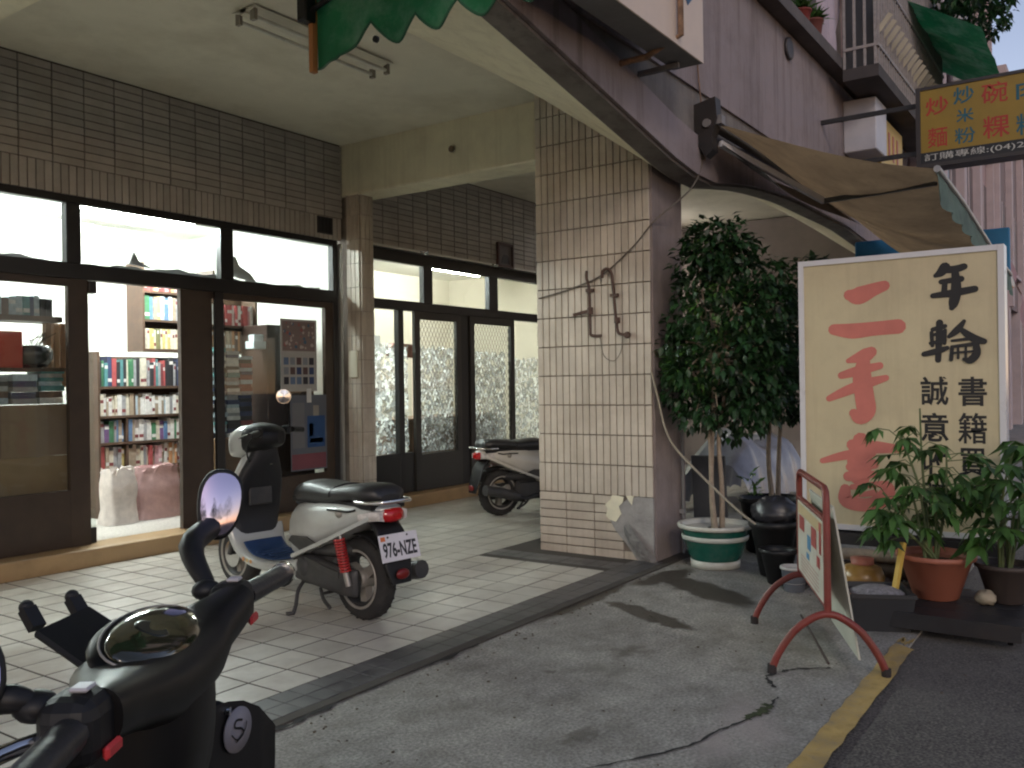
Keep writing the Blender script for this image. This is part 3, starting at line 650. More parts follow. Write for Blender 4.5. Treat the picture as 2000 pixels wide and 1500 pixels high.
solo(MB().lathe([(.05,0),(.10,.012),(.135,.06),(.14,.11),(.125,.16),(.115,.163),(.12,.12),(.02,.1)], (3.335, 6.58, 1.441), 22), 'black_bowl', mat('black_glaze', (.02,.02,.022), .25), 'round black bowl beside the red box', 'bowl')
tw = MB(); rnd = random.Random(4)
for k in range(9): tw.tube(spline([(3.335,6.58,1.55),(3.335+rnd.uniform(-.05,.09),6.58+rnd.uniform(-.05,.05),1.63),(3.335+rnd.uniform(-.08,.2),6.58+rnd.uniform(-.1,.1),1.70)],4), .003, 5)
solo(tw, 'dried_twigs', plain((.12,.09,.06),.9), 'thin dried twigs standing in the black bowl', 'twigs')
for k,x in enumerate((3.47,3.53,3.585)): solo(MB().box(x-.02,x+.02,6.6,6.66,1.3,1.78), 'rolled_print', plain([(.33,.2,.12),(.42,.27,.17),(.3,.17,.1)][k],.7), f'{["brown","tan","dark brown"][k]} upright tube beside the door frame', 'tube', 'upright tubes by the frame', bevel=.006)
sh_ = MB().grid(lambda u,v: (2.2+3.85*u, 6.44+.02*math.sin(u*40), 2.19+(.05+.012*math.sin(u*13)+.008*math.sin(u*57)+.006*math.sin(u*131))*v), 70, 3)
solo(sh_, 'plastic_sheet', plain((.50,.53,.58),.35), 'grey plastic sheet bunched along the foot of the transom panes', 'sheet', recalc=False)
solo(MB().prism([(5.02,2.26),(5.30,2.22),(5.22,2.30),(5.10,2.36),(5.06,2.44),(5.03,2.43)], 6.46, 6.475, 'y'), 'card_offcut', plain((.42,.41,.38),.7), 'curled grey card standing in the transom nearest the pilaster', 'card')
solo(MB().prism([(4.05,2.27),(4.25,2.25),(4.13,2.30),(4.09,2.37)], 6.47, 6.485, 'y'), 'card_offcut', plain((.30,.29,.30),.7), 'small pointed card standing in the middle transom', 'card')
# bags in the doorway
def bag(label, x0, x1, y0, y1, h, colr, seed):
    rnd = random.Random(seed); t = thing('cloth_bag', label, 'bag', ((x0+x1)/2,(y0+y1)/2,.131)); rings = []
    for k in range(9):
        f = k/8; z = .132 + h*f; g = 1 - .10*f + .05*math.sin(f*9+seed)
        ring = []
        for a in range(28):
            an = 2*math.pi*a/28; c, d = math.cos(an), math.sin(an); e = .55
            w = 1 + .05*math.sin(an*7+seed*2+f*3) + .03*math.sin(an*13+f*7) + rnd.uniform(-.012,.012)
            ring.append(((x0+x1)/2 + (x1-x0)/2*g*w*math.copysign(abs(c)**e,c), (y0+y1)/2 + (y1-y0)/2*g*w*math.copysign(abs(d)**e,d), z + (rnd.uniform(-.018,.018) if k == 8 else 0)))
        rings.append(ring)
    MB().loft(rings, caps=False).add(rings[0],[tuple(range(28))]).build('body', mat('bag_cloth_%d' % seed, colr, .8, var=.14, scale=14, bump=.8, bscale=18), t)
    MB().grid(lambda u,v: ((x0+x1)/2+(x1-x0)*.40*(u*2-1), (y0+y1)/2+(y1-y0)*.40*(v*2-1), .131+h*.93+.03*math.sin(u*9)*math.cos(v*7)), 10, 8).build('contents', plain([(.6,.55,.52),(.62,.42,.42)][seed%2],.8), t)
    MB().tube(spline([((x0+x1)/2-.08,y0+.005,.131+h*.9),((x0+x1)/2-.06,y0-.02,.131+h*1.02),((x0+x1)/2+.05,y0-.015,.131+h*1.03),((x0+x1)/2+.08,y0+.005,.131+h*.9)],5), .008, 6).build('handle', plain(colr,.8), t)
bag('white cloth bag standing inside the doorway', 4.17, 4.44, 6.98, 7.22, .47, (.66,.60,.56), 2)
bag('pink cloth bag standing before the bookcase', 4.47, 4.92, 7.02, 7.32, .46, (.50,.33,.32), 3)

# ------------------------------------------------------------------ the second shop
s2 = thing('shopfront', 'dark framed second shopfront with mesh screen doors and crinkled film', 'shopfront', (8, FYG, .135))
member(s2, 'header', 6.37, 12, 2.575, 2.70, m_dark)
for a,b in ((6.40,7.28),(7.42,8.6),(8.72,10.2)): MB().box(a, b, FYG-.06, FYG-.002, 2.70, 2.725).build('gutter_strip', m_alu, s2)
member(s2, 'transom_bar', 6.37, 12, 2.075, 2.175, m_dark, FYG-.012, FYG+.08)
for a,b in ((7.41,7.56),(8.62,8.80),(10.3,10.45)): member(s2, 'mullion', a, b, 2.175, 2.575, m_dark)
for a,b in ((6.37,7.41),(7.56,8.62),(8.80,10.3),(10.45,12)): pane(s2, a, b, 2.175, 2.575)
for a,b in ((6.99,7.07),(8.03,8.20),(9.9,10.0)): member(s2, 'post', a, b, .135, 2.075, m_dark)
member(s2, 'bottom_panel', 6.39, 7.22, .137, .56, plain((.012,.012,.013),.35), FYG+.005, FYG+.05)
member(s2, 'bottom_panel', 9.11, 12, .137, .52, plain((.03,.03,.03),.4), FYG+.005, FYG+.05)
for a,b in ((6.39,6.99),(7.07,7.22),(9.11,9.9),(10.0,12)): pane(s2, a, b, .56, 2.075)
m_gr = mat('grey_screen_frame', (.04,.037,.033), .5, var=.12); m_mesh = mat('screen_mesh', (.16,.15,.13), .5, metal=.3)
for (a,b,lb) in ((7.225,8.03,'mesh screen door beside the pale post'),(8.20,9.11,'mesh screen door nearer the column')):
    d = MB()
    for (x0,x1,z0,z1) in ((a,a+.085,.137,2.074),(b-.085,b,.137,2.074),(a+.0855,b-.0855,1.99,2.073),(a+.0855,b-.0855,.138,.53)): d.box(x0,x1,FYG-.02,FYG+.02,z0,z1)
    o = d.build('door', m_gr, s2); o['label'] = lb
    g = MB(); x0,x1,z0,z1 = a+.085, b-.085, .53, 1.99; dx,dz = .058,.10
    slope = dz/dx
    for sgn in (1,-1):
        k = -60
        while k < 80:
            # diagonal strands clipped to the opening
            pts = []
            c0 = z0 + k*dz
            for x in (x0,x1):
                z = c0 + sgn*slope*(x-x0); pts.append((x,z))
            (xa,za),(xb,zb_) = pts
            if za > zb_: xa,za,xb,zb_ = xb,zb_,xa,za
            if zb_ > z0 and za < z1:
                if za < z0: xa += (xb-xa)*(z0-za)/(zb_-za); za = z0
                if zb_ > z1: xb = xa + (xb-xa)*(z1-za)/(zb_-za); zb_ = z1
                g.bar((xa,FYG+.001*sgn,za),(xb,FYG+.001*sgn,zb_),.0065,.002,up=(0,1,0))
            k += 1
    g.build('mesh_screen', m_mesh, o)
    pane(o, a+.085, b-.085, .53, 1.99, FYG+.012)
# crinkled film inside the lower glass
def film_mat():
    m = bpy.data.materials.new('crinkled_film'); m.use_nodes = True; N, L = m.node_tree.nodes, m.node_tree.links; N.clear()
    out = N.new('ShaderNodeOutputMaterial'); tr = N.new('ShaderNodeBsdfTransparent'); tl = N.new('ShaderNodeBsdfTranslucent'); tl.inputs[0].default_value = (.72,.74,.74,1)
    gl = N.new('ShaderNodeBsdfGlossy'); gl.inputs['Roughness'].default_value = .18; gl.inputs[0].default_value = (.8,.82,.84,1)
    ge = N.new('ShaderNodeNewGeometry'); vo = N.new('ShaderNodeTexVoronoi'); vo.inputs['Scale'].default_value = 24
    nz = N.new('ShaderNodeTexNoise'); nz.inputs['Scale'].default_value = 9; nz.inputs['Detail'].default_value = 3
    L.new(ge.outputs['Position'], nz.inputs['Vector']); ad = N.new('ShaderNodeVectorMath'); ad.operation = 'MULTIPLY_ADD'; ad.inputs[1].default_value = (.25,)*3
    L.new(nz.outputs['Color'], ad.inputs[0]); L.new(ge.outputs['Position'], ad.inputs[2]); L.new(ad.outputs[0], vo.inputs['Vector'])
    sx = N.new('ShaderNodeSeparateColor'); L.new(vo.outputs['Color'], sx.inputs[0])
    mr = N.new('ShaderNodeMapRange'); mr.inputs[1].default_value = .25; mr.inputs[2].default_value = .9; mr.inputs[3].default_value = .02; mr.inputs[4].default_value = .95; L.new(sx.outputs[0], mr.inputs[0])
    m1 = N.new('ShaderNodeMixShader'); L.new(mr.outputs[0], m1.inputs[0]); L.new(tl.outputs[0], m1.inputs[1]); L.new(tr.outputs[0], m1.inputs[2])
    mg = N.new('ShaderNodeMapRange'); mg.inputs[1].default_value = .45; mg.inputs[2].default_value = .5; mg.inputs[4].default_value = .6; L.new(sx.outputs[1], mg.inputs[0])
    m2 = N.new('ShaderNodeMixShader'); L.new(mg.outputs[0], m2.inputs[0]); L.new(m1.outputs[0], m2.inputs[1]); L.new(gl.outputs[0], m2.inputs[2])
    L.new(m2.outputs[0], out.inputs[0]); return m
fmt = film_mat(); rnd = random.Random(11)
for (a,b,z0,z1) in ((6.40,7.22,.56,1.72),(7.31,8.0,.54,1.70),(8.26,9.05,.54,1.66),(9.13,9.88,.54,1.6)):
    nu, nv = int((b-a)/.03), int((z1-z0)/.03); top = [z1 + rnd.uniform(-.035,.03) for _ in range(nu+1)]
    MB().grid(lambda u,v: (a+(b-a)*u, FYG+.075+rnd.uniform(0,.02), z0+(top[min(nu,int(u*nu+.5))]-z0)*v), nu, nv, smooth=False).build('window_film', fmt, s2, recalc=False)
fl2 = MB().box(6.36, 11.6, 6.42, 10.2, -.05, .13); tag(fl2.build('second_shop_floor', m_ifloor), 'pale floor inside the second shop', kind='structure')
w2 = MB().box(6.36, 11.6, 9.2, 9.3, .13, 3.1).box(11.5, 11.6, 6.42, 9.3, .13, 3.1).box(6.36, 11.5, 6.40, 6.42, 2.72, 3.1)
tag(w2.build('second_shop_interior_wall', mat('second_shop_paint', (.74,.70,.60), .7, var=.04, scale=2)), 'cream inside walls of the second shop', kind='structure')
ceiling_lamp(6.7, 7.9, 7.6, 2.9, 'lit fluorescent lamp inside the second shop near the pilaster')
ceiling_lamp(9.4, 10.6, 7.9, 2.9, 'lit fluorescent lamp deep inside the second shop', emit('dim_tube', (1,.96,.86), 90))
solo(MB().box(7.3, 9.4, 6.75, 7.2, .13, .86).box(7.25, 9.45, 6.7, 7.25, .861, .90), 'counter', m_wood2, 'reddish brown counter inside the second shop', 'counter', bevel=.006)
solo(MB().box(6.55, 6.62, 8.0, 9.15, .13, 2.4).box(9.0, 9.3, 8.7, 9.19, .13, 2.0), 'metal_cabinet', plain((.35,.36,.36),.45), 'grey cabinet at the back of the second shop', 'cabinet', bevel=.008)
solo(MB().prism([(7.55,1.62),(8.0,1.60),(8.08,1.70),(7.9,1.76),(7.62,1.77),(7.5,1.70)], 6.9, 6.98, 'y'), 'hanging_ornament', plain((.22,.07,.04),.6), 'dark red hanging ornament behind the mesh screen', 'ornament')
MB()
pf = thing('framed_picture', 'small dark framed picture hung on the second shop wall', 'picture', (8.9, WY-.03, 2.72))
MB().box(8.73,8.76,WY-.035,WY-.001,2.70,3.0).box(9.03,9.06,WY-.035,WY-.001,2.70,3.0).box(8.7605,9.0295,WY-.034,WY-.001,2.70,2.73).box(8.7605,9.0295,WY-.034,WY-.001,2.97,3.0).build('frame', plain((.08,.035,.03),.5), pf)
MB().box(8.76,9.03,WY-.02,WY-.003,2.73,2.97).build('picture', plain((.14,.11,.11),.5), pf)
MB().prism([(8.80,2.75),(8.99,2.75),(8.96,2.83),(8.93,2.86),(8.86,2.86),(8.83,2.83)], WY-.022, WY-.0205, 'y').build('print', plain((.03,.03,.035),.5), pf)
# ------------------------------------------------------------------ the big bookshop signboard
m_sface = mat('sign_face', (.56,.485,.31), .38, var=.06, scale=3, dirt=(.40,.34,.22), dirt_amt=.5, dirt_scale=2, streak=(.40,.33,.21), streak_amt=.5)
m_sred = mat('faded_red_print', (.55,.17,.135), .5, var=.12, scale=5); m_sblk = mat('black_print', (.012,.012,.013), .5)
m_sfr = mat('white_sign_frame', (.62,.62,.64), .3, var=.04)
m_blackst = mat('black_steel', (.018,.018,.02), .5, var=.3, scale=10, dirt=(.06,.04,.03), dirt_amt=.5)
SX, SYL, SYR, SZ0, SZ1 = 5.60, 1.68, .545, .355, 2.012
sg = thing('signboard', 'tall cream bookshop signboard with red and black Chinese lettering', 'signboard', (SX+.06, (SYL+SYR)/2, 0))
MB().box(SX+.006, SX+.12, SYR+.03, SYL-.03, SZ0+.03, SZ1-.03).build('face', m_sface, sg)
fr = MB()
fr.box(SX-.004, SX+.13, SYR, SYR+.032, SZ0, SZ1).box(SX-.004, SX+.13, SYL-.032, SYL, SZ0, SZ1)
fr.box(SX-.0035, SX+.1295, SYR+.0325, SYL-.0325, SZ0, SZ0+.032).box(SX-.0035, SX+.1295, SYR+.0325, SYL-.0325, SZ1-.032, SZ1)
fr.build('frame', m_sfr, sg)
ER = [[(0.304, 1.785, 0.0534), (0.358, 1.777, 0.088), (0.446, 1.808, 0.0652), (0.507, 1.826, 0.051)], [(0.21, 1.579, 0.0546), (0.319, 1.565, 0.0756), (0.443, 1.573, 0.0688), (0.581, 1.58, 0.0714)]]
SHOU = [[(0.428, 1.435, 0.0522), (0.388, 1.414, 0.0652), (0.294, 1.384, 0.0249)], [(0.252, 1.296, 0.036), (0.351, 1.322, 0.0484), (0.475, 1.351, 0.0344)], [(0.177, 1.155, 0.0309), (0.278, 1.201, 0.0489), (0.386, 1.242, 0.0522), (0.508, 1.277, 0.0306)], [(0.388, 1.4, 0.0522), (0.373, 1.289, 0.088), (0.385, 1.168, 0.0913), (0.392, 1.085, 0.0924), (0.356, 1.043, 0.0748), (0.321, 1.066, 0.0445)]]
SHU = [[(0.36, 0.903, 0.0763), (0.352, 0.787, 0.121), (0.351, 0.683, 0.0981)], [(0.309, 0.873, 0.0555), (0.419, 0.864, 0.0648), (0.58, 0.857, 0.0364)], [(0.131, 0.77, 0.0276), (0.263, 0.807, 0.0448), (0.419, 0.835, 0.054)], [(0.296, 0.738, 0.0444), (0.434, 0.761, 0.0486)], [(0.284, 0.68, 0.0499), (0.461, 0.705, 0.03)], [(0.266, 0.603, 0.0504), (0.265, 0.539, 0.0672), (0.326, 0.514, 0.066), (0.415, 0.519, 0.0648), (0.491, 0.564, 0.0742), (0.508, 0.622, 0.0636), (0.46, 0.642, 0.0321), (0.306, 0.617, 0.0275)], [(0.327, 0.566, 0.0198), (0.437, 0.59, 0.0324)]]
NIAN = [[(0.836, 1.907, 0.048), (0.812, 1.878, 0.04), (0.785, 1.863, 0.02)], [(0.816, 1.893, 0.032), (0.888, 1.892, 0.0351), (0.935, 1.903, 0.0312)], [(0.815, 1.825, 0.024), (0.919, 1.834, 0.0296)], [(0.835, 1.828, 0.024), (0.83, 1.762, 0.028)], [(0.77, 1.748, 0.024), (0.87, 1.756, 0.0356), (0.988, 1.772, 0.0308)], [(0.888, 1.885, 0.0312), (0.893, 1.779, 0.0452), (0.879, 1.701, 0.0435), (0.869, 1.671, 0.0237)]]
LUN = [[(0.767, 1.553, 0.0211), (0.832, 1.57, 0.0205)], [(0.804, 1.591, 0.032), (0.799, 1.485, 0.0304), (0.793, 1.375, 0.0272)], [(0.763, 1.52, 0.016), (0.829, 1.535, 0.0158)], [(0.755, 1.474, 0.0178), (0.831, 1.488, 0.0174)], [(0.761, 1.536, 0.0178), (0.764, 1.46, 0.0178)], [(0.832, 1.546, 0.0174), (0.828, 1.471, 0.0176)], [(0.72, 1.412, 0.0246), (0.794, 1.428, 0.0304), (0.842, 1.444, 0.0205)], [(0.931, 1.593, 0.0172), (0.895, 1.544, 0.0332), (0.853, 1.509, 0.019)], [(0.915, 1.546, 0.0234), (0.977, 1.495, 0.037), (1.031, 1.474, 0.027)], [(0.867, 1.484, 0.0125), (0.957, 1.492, 0.0156)], [(0.868, 1.447, 0.0174), (0.862, 1.377, 0.019)], [(0.866, 1.45, 0.0142), (0.988, 1.462, 0.02)], [(0.99, 1.462, 0.0277), (0.993, 1.408, 0.035), (0.96, 1.37, 0.0339), (0.928, 1.377, 0.0156)], [(0.899, 1.446, 0.0111), (0.899, 1.385, 0.0125)], [(0.939, 1.449, 0.0108), (0.938, 1.382, 0.0123)], [(0.866, 1.414, 0.0095), (0.97, 1.42, 0.0108)]]
def sgn_org(): return dict(org=(SX+.0045, SYL, 0), ru=(0,-1,0), uv_=(0,0,1), nrm=(-1,0,0))
for nm,stk,mm in (('lettering',ER[:1],m_sred),('lettering',ER[1:],m_sred),('lettering',SHOU,m_sred),('lettering',SHU,m_sred),('lettering',NIAN,m_sblk),('lettering',LUN,m_sblk)):
    brush(MB(), [[(a,b,w*1.22) for a,b,w in st_] for st_ in stk], **sgn_org()).build(nm, mm, sg, recalc=False)
BX = dict(a=[('誠',.697,1.113,.845,1.281),('意',.694,.904,.843,1.072),('收',.697,.701,.84,.867),('購',.694,.504,.837,.672)],
          b=[('書',.896,1.110,1.041,1.277),('籍',.891,.897,1.038,1.073),('買',.891,.71,1.036,.872),('賣',.888,.506,1.033,.688)])
for k in BX:
    for ch,a,z0,b,z1 in BX[k]:
        letter(MB(), ch, (SX+.0045, SYL-a, z0), (0,-(b-a),0), (0,0,z1-z0), bold=.011 if ch in '籍購賣' else .019).build('lettering', m_sblk, sg, recalc=False)
MB().box(SX-.03, SX+.16, SYR-.02, SYL+.02, .27, .34).build('base_beam', m_blackst, sg)
for y in (SYR+.05, SYL-.05, (SYL+SYR)/2):
    MB().box(SX-.02, SX+.03, y-.025, y+.025, .02, .27).box(SX+.10, SX+.15, y-.025, y+.025, .02, .27).build('leg', m_blackst, sg)
MB().box(SX-.2, SX+.3, SYR+.02, SYR+.07, 0, .02).build('foot', m_blackst, sg); MB().box(SX-.2, SX+.3, SYL-.07, SYL-.02, 0, .02).build('foot', m_blackst, sg)
m_bolt = plain((.85,.85,.85),.15)
MB().lathe([(.012,0),(.012,.006),(.006,.01)], (SX+.06, SYR, 1.86), 10, axis='y').build('bolt', m_bolt, sg)

# ------------------------------------------------------------------ red swing-frame notice stand
m_redp = mat('rusty_red_paint', (.20,.032,.024), .5, var=.2, scale=18, dirt=(.11,.05,.03), dirt_amt=.75, dirt_scale=9)
m_board = mat('notice_board', (.62,.60,.52), .6, var=.1, scale=6, dirt=(.42,.36,.28), dirt_amt=.5, dirt_scale=5)
nA, nB = Vector((3.90,1.065,0)), Vector((4.63,1.40,0)); nd = (nB-nA).normalized(); nn_ = Vector((-nd.y, nd.x, 0))
ns = thing('notice_stand', 'rusty red tubular stand holding a faded white notice panel', 'notice stand', tuple((nA+nB)/2))
def np_(a, z, off=0.0): return tuple(nA + nd*a + nn_*off + Vector((0,0,z)))
LN = (nB-nA).length
outer = [np_(0,.27), np_(0,.74), np_(.012,.785), np_(.05,.80), np_(LN-.05,.80), np_(LN-.012,.785), np_(LN,.74), np_(LN,.27)]
MB().tube(outer, .016, 10).build('hoop', m_redp, ns)
MB().tube([np_(0,.665), np_(LN,.665)], .012, 8).build('crossbar', m_redp, ns)
MB().tube([np_(0,.29), np_(LN,.29)], .012, 8).build('crossbar', m_redp, ns)
for a in (0, LN):
    c = nA + nd*a
    pts = [tuple(c + nn_*y + Vector((0,0,z))) for y,z in ((.235,.018),(.205,.09),(.14,.185),(.06,.245),(0,.262),(-.06,.245),(-.14,.185),(-.205,.09),(-.235,.018))]
    MB().tube(spline(pts,3), .0165, 10).build('arched_foot', m_redp, ns)
    for e in (pts[0], pts[-1]): MB().tube([Vector(e)+Vector((0,0,-.018)), Vector(e)+Vector((0,0,.02))], .020, 10).build('rubber_cap', plain((.025,.02,.02),.8), ns)
MB().prism([(0,0),(1,0),(1,1),(0,1)], 0, 1).xf(Matrix(((nd.x*(LN-.05), 0, nn_.x*.008, np_(.025,0,.004)[0]), (nd.y*(LN-.05), 0, nn_.y*.008, np_(.025,0,.004)[1]), (0, .355, 0, .30), (0,0,0,1)))).build('panel', m_board, ns)
def onp(a0,a1,z0,z1,m,q=0):
    w = LN-.05
    MB().poly([np_(.025+w*a, z, .0135+.0004*q) for a,z in ((a0,z0),(a0,z1),(a1,z1),(a1,z0))]).build('print', m, ns, recalc=False)
m_nr = plain((.36,.06,.05),.6); m_nb = plain((.08,.24,.42),.6)
onp(.03,.97,.595,.645,plain((.55,.43,.24),.6)); onp(.05,.13,.50,.64,m_nr,1); onp(.22,.42,.50,.59,m_nr,1); onp(.70,.92,.52,.59,m_nr,1); onp(.44,.58,.46,.53,m_nb,1)
onp(.10,.22,.43,.48,m_nr,1); onp(.5,.62,.41,.44,m_nb,1)
for k in range(5): onp(.15,.85,.32+k*.018,.325+k*.018,plain((.45,.25,.22),.6),1)
bd = MB(); b0 = nA + nd*.03 - nn_*.03; b1 = nA + nd*(LN-.12) - nn_*.03
bd.add([tuple(b0+Vector((0,0,.72))), tuple(b1+Vector((0,0,.72))), tuple(b1-nn_*.10+Vector((0,0,.06))), tuple(b0-nn_*.10+Vector((0,0,.06)))]
       + [tuple(b0-nn_*.008+Vector((0,0,.72))), tuple(b1-nn_*.008+Vector((0,0,.72))), tuple(b1-nn_*.108+Vector((0,0,.06))), tuple(b0-nn_*.108+Vector((0,0,.06)))],
       [(0,1,2,3),(7,6,5,4),(0,4,5,1),(1,5,6,2),(2,6,7,3),(3,7,4,0)])
bd.build('back_board', mat('back_board', (.50,.50,.43), .6, var=.1), ns)
MB().tube([np_(.0,.05,-.0), np_(LN,.05,-.0)], .006, 6).build('low_dark_bar', plain((.05,.03,.025),.7), ns)  # thin dark line near the ground, from one end foot to the other

# ------------------------------------------------------------------ awnings
m_green = mat('green_canvas', (.015,.155,.062), .7, var=.25, scale=5, dirt=(.30,.42,.34), dirt_amt=.45, dirt_scale=3.5, bump=.2, bscale=30)
m_black = mat('black_plastic', (.009,.009,.010), .5, var=.15, spec=.35)
ga = thing('green_awning', 'green canvas awning edge with scalloped valance and folding arm', 'awning', (2.3, 2.4, 2.4))
def gz(y):    # scalloped hem
    t = (2.43-y)
    if t < .28: return 2.455 + .11*(t/.28)**2 * (1 if t > .1 else .4)
    k = ((t-.28) % .185)/.185; return 2.465 + .07*abs(2*k-1)**1.7
ys = [2.46 - i*.0155 for i in range(64)]
v0 = MB(); n = len(ys); wv = lambda y: 2.3 + .012*math.sin(y*34) + .006*math.sin(y*13)
v0.add([(wv(y), y, gz(y)) for y in ys] + [(wv(y)*.5+1.15, y, (gz(y)+3.02)/2) for y in ys] + [(2.3, y, 3.02-.22*(2.46-y)) for y in ys], [(i,i+1,n+i+1,n+i) for i in range(n-1)] + [(n+i,n+i+1,2*n+i+1,2*n+i) for i in range(n-1)], True)
v0.build('valance', m_green, ga, recalc=False)
MB().tube([(wv(y)-.001, y, gz(y)) for y in ys], .005, 5).build('hem', plain((.02,.10,.05),.7), ga)
MB().box(2.285, 2.31, 2.458, 2.478, 2.44, 3.0).build('orange_binding', plain((.38,.16,.05),.7), ga)
MB().grid(lambda u,v: (-1.2+3.5*u, 2.47-v*.98, 3.025-.22*v*.98), 4, 4).build('canopy', m_green, ga)
MB().tube([(2.26,2.52,2.92),(2.28,2.47,2.66)], .012, 8).tube([(2.28,2.47,2.66),(2.27,1.55,2.86)], .011, 8).build('folding_arm', m_black, ga)
MB().box(2.245, 2.30, 2.45, 2.50, 2.62, 2.80).build('arm_bracket', m_black, ga, bevel=.006)
MB().lathe([(.012,0),(.012,.012)], (2.29,2.15,2.49), 8, axis='x').build('snap_hook', m_black, ga)
# sign box on the fascia
m_box = mat('sign_box_face', (.62,.50,.40), .45, var=.05); m_boxu = mat('sign_box_under', (.16,.15,.15), .7, var=.2)
sb = thing('fascia_sign', 'cream sign box with blue emblem hung on the pink fascia', 'sign', (4.3, 2.2, 3.2))
MB().box(3.2, 5.13, 2.105, 2.29, 3.215, 4.4).build('box', m_boxu, sb)
MB().box(3.2, 5.132, 2.095, 2.104, 3.215, 4.4).build('face', m_box, sb)
em = MB(); em.prism([(4.90+.13*math.cos(t)*(1 if math.sin(t) > 0 else .9), 3.66+.14*math.sin(t)) for t in [i*math.pi/8 for i in range(16)]], 2.092, 2.0945, 'y'); em.build('emblem', plain((.02,.075,.16),.5), sb)
MB().prism([(4.80,3.60),(4.90,3.49),(5.02,3.60)], 2.0915, 2.0945, 'y').build('emblem_tail', plain((.02,.075,.16),.5), sb)
MB().tube([(4.74,2.07,4.4),(4.74,2.07,3.26),(4.76,2.30,3.19),(4.76,2.47,3.19)], .019, 8).build('rusty_bracket', mat('rust', (.22,.13,.08), .8, var=.4, scale=25), sb)
MB().bar((5.0,2.2,3.19),(5.0,2.47,3.19),.03).build('bracket', m_boxu, sb)

# retractable awning over the neighbour
m_can = mat('tan_canvas', (.38,.27,.145), .8, var=.2, scale=3, streak=(.2,.14,.075), streak_amt=.5, dirt=(.17,.12,.07), dirt_amt=.6, dirt_scale=1.6); m_teal = mat('faded_teal_valance', (.12,.18,.15), .75, var=.3, scale=6)
def translucent(m, amt):
    N, L, b = nodes(m); tl = N.new('ShaderNodeBsdfTranslucent'); L.new(b.inputs['Base Color'].links[0].from_socket, tl.inputs[0]); mx = N.new('ShaderNodeMixShader'); mx.inputs[0].default_value = amt
    L.new(b.outputs[0], mx.inputs[1]); L.new(tl.outputs[0], mx.inputs[2]); L.new(mx.outputs[0], N['Material Output'].inputs[0])
translucent(m_can, .5); translucent(m_green, .35); translucent(m_teal, .3)
ra = thing('folding_awning', 'tan canvas folding awning with teal valance beside the column', 'awning', (7.4, 1.7, 2.4))
def cz(u,v):   # u along the wall, v outwards
    x = 6.0 + 4.2*u; y = 2.36 - 1.42*v
    return (x, y, 3.10 - .52*v - .16*u*v - .13*u - .20*math.sin(math.pi*v)*(.30+.70*math.sin(math.pi*min(.5,u*1.2))) + .015*math.sin(9*u+5*v))
MB().grid(cz, 26, 16).build('canopy', m_can, ra, recalc=False)
rb_ = random.Random(3); xs_ = [i/60 for i in range(61)]
va = MB(); va.add([cz(u,1) for u in xs_] + [(cz(u,1)[0], cz(u,1)[1]-.02+.018*math.sin(u*60), cz(u,1)[2]-.19-.03*abs(math.sin(u*30))) for u in xs_], [(i,i+1,62+i,61+i) for i in range(60)], True)
va.build('valance', m_teal, ra, recalc=False)
MB().tube([cz(u,1) for u in (0,.25,.5,.75,1)], .022, 8).build('front_bar', plain((.3,.3,.3),.4), ra)
MB().tube([(5.98,2.41,3.12),(10.2,2.41,3.12)], .045, 10).build('roller', plain((.10,.09,.08),.6), ra)
hs = MB().prism([(2.50,3.24),(2.34,3.27),(2.33,3.12),(2.37,3.00),(2.36,2.90),(2.42,2.86),(2.50,3.0)], 5.93, 6.03, 'x'); hs.build('end_bracket', m_blackst, ra)
MB().box(5.945,6.015,2.30,2.40,3.08,3.14).lathe([(.03,0),(.03,.03)], (5.91,2.40,3.09), 10, axis='x').build('gear_box', plain((.2,.19,.19),.5), ra)
MB().bar((6.06,2.36,2.97),(7.02,1.90,2.655),.035,.05).build('arm', plain((.52,.52,.55),.35), ra, bevel=.006)
MB().bar((7.02,1.90,2.655),(6.35,1.0,2.55),.03,.04).build('forearm', plain((.06,.06,.06),.4), ra, bevel=.005)
MB().bar((8.6,2.36,2.97),(7.75,1.75,2.68),.035,.05).bar((7.75,1.75,2.68),(8.5,1.0,2.48),.03,.04).build('arm', plain((.05,.05,.05),.4), ra)
tp = MB().grid(lambda u,v: (6.05+2.9*u, 2.34-.30*v+.05*math.sin(u*6), 2.96-.24*v-.04*math.sin(u*3.1)), 12, 4); tp.build('dark_band', plain((.05,.045,.05),.8), ra)  # near-black sheet under the canopy, along the wall
solo(MB().box(10.3,10.38,.95,2.46,2.25,2.80), 'blue_fascia_board', mat('blue_board', (.02,.16,.32), .6, var=.12), 'blue board under the tan awning', 'board', bevel=.01)
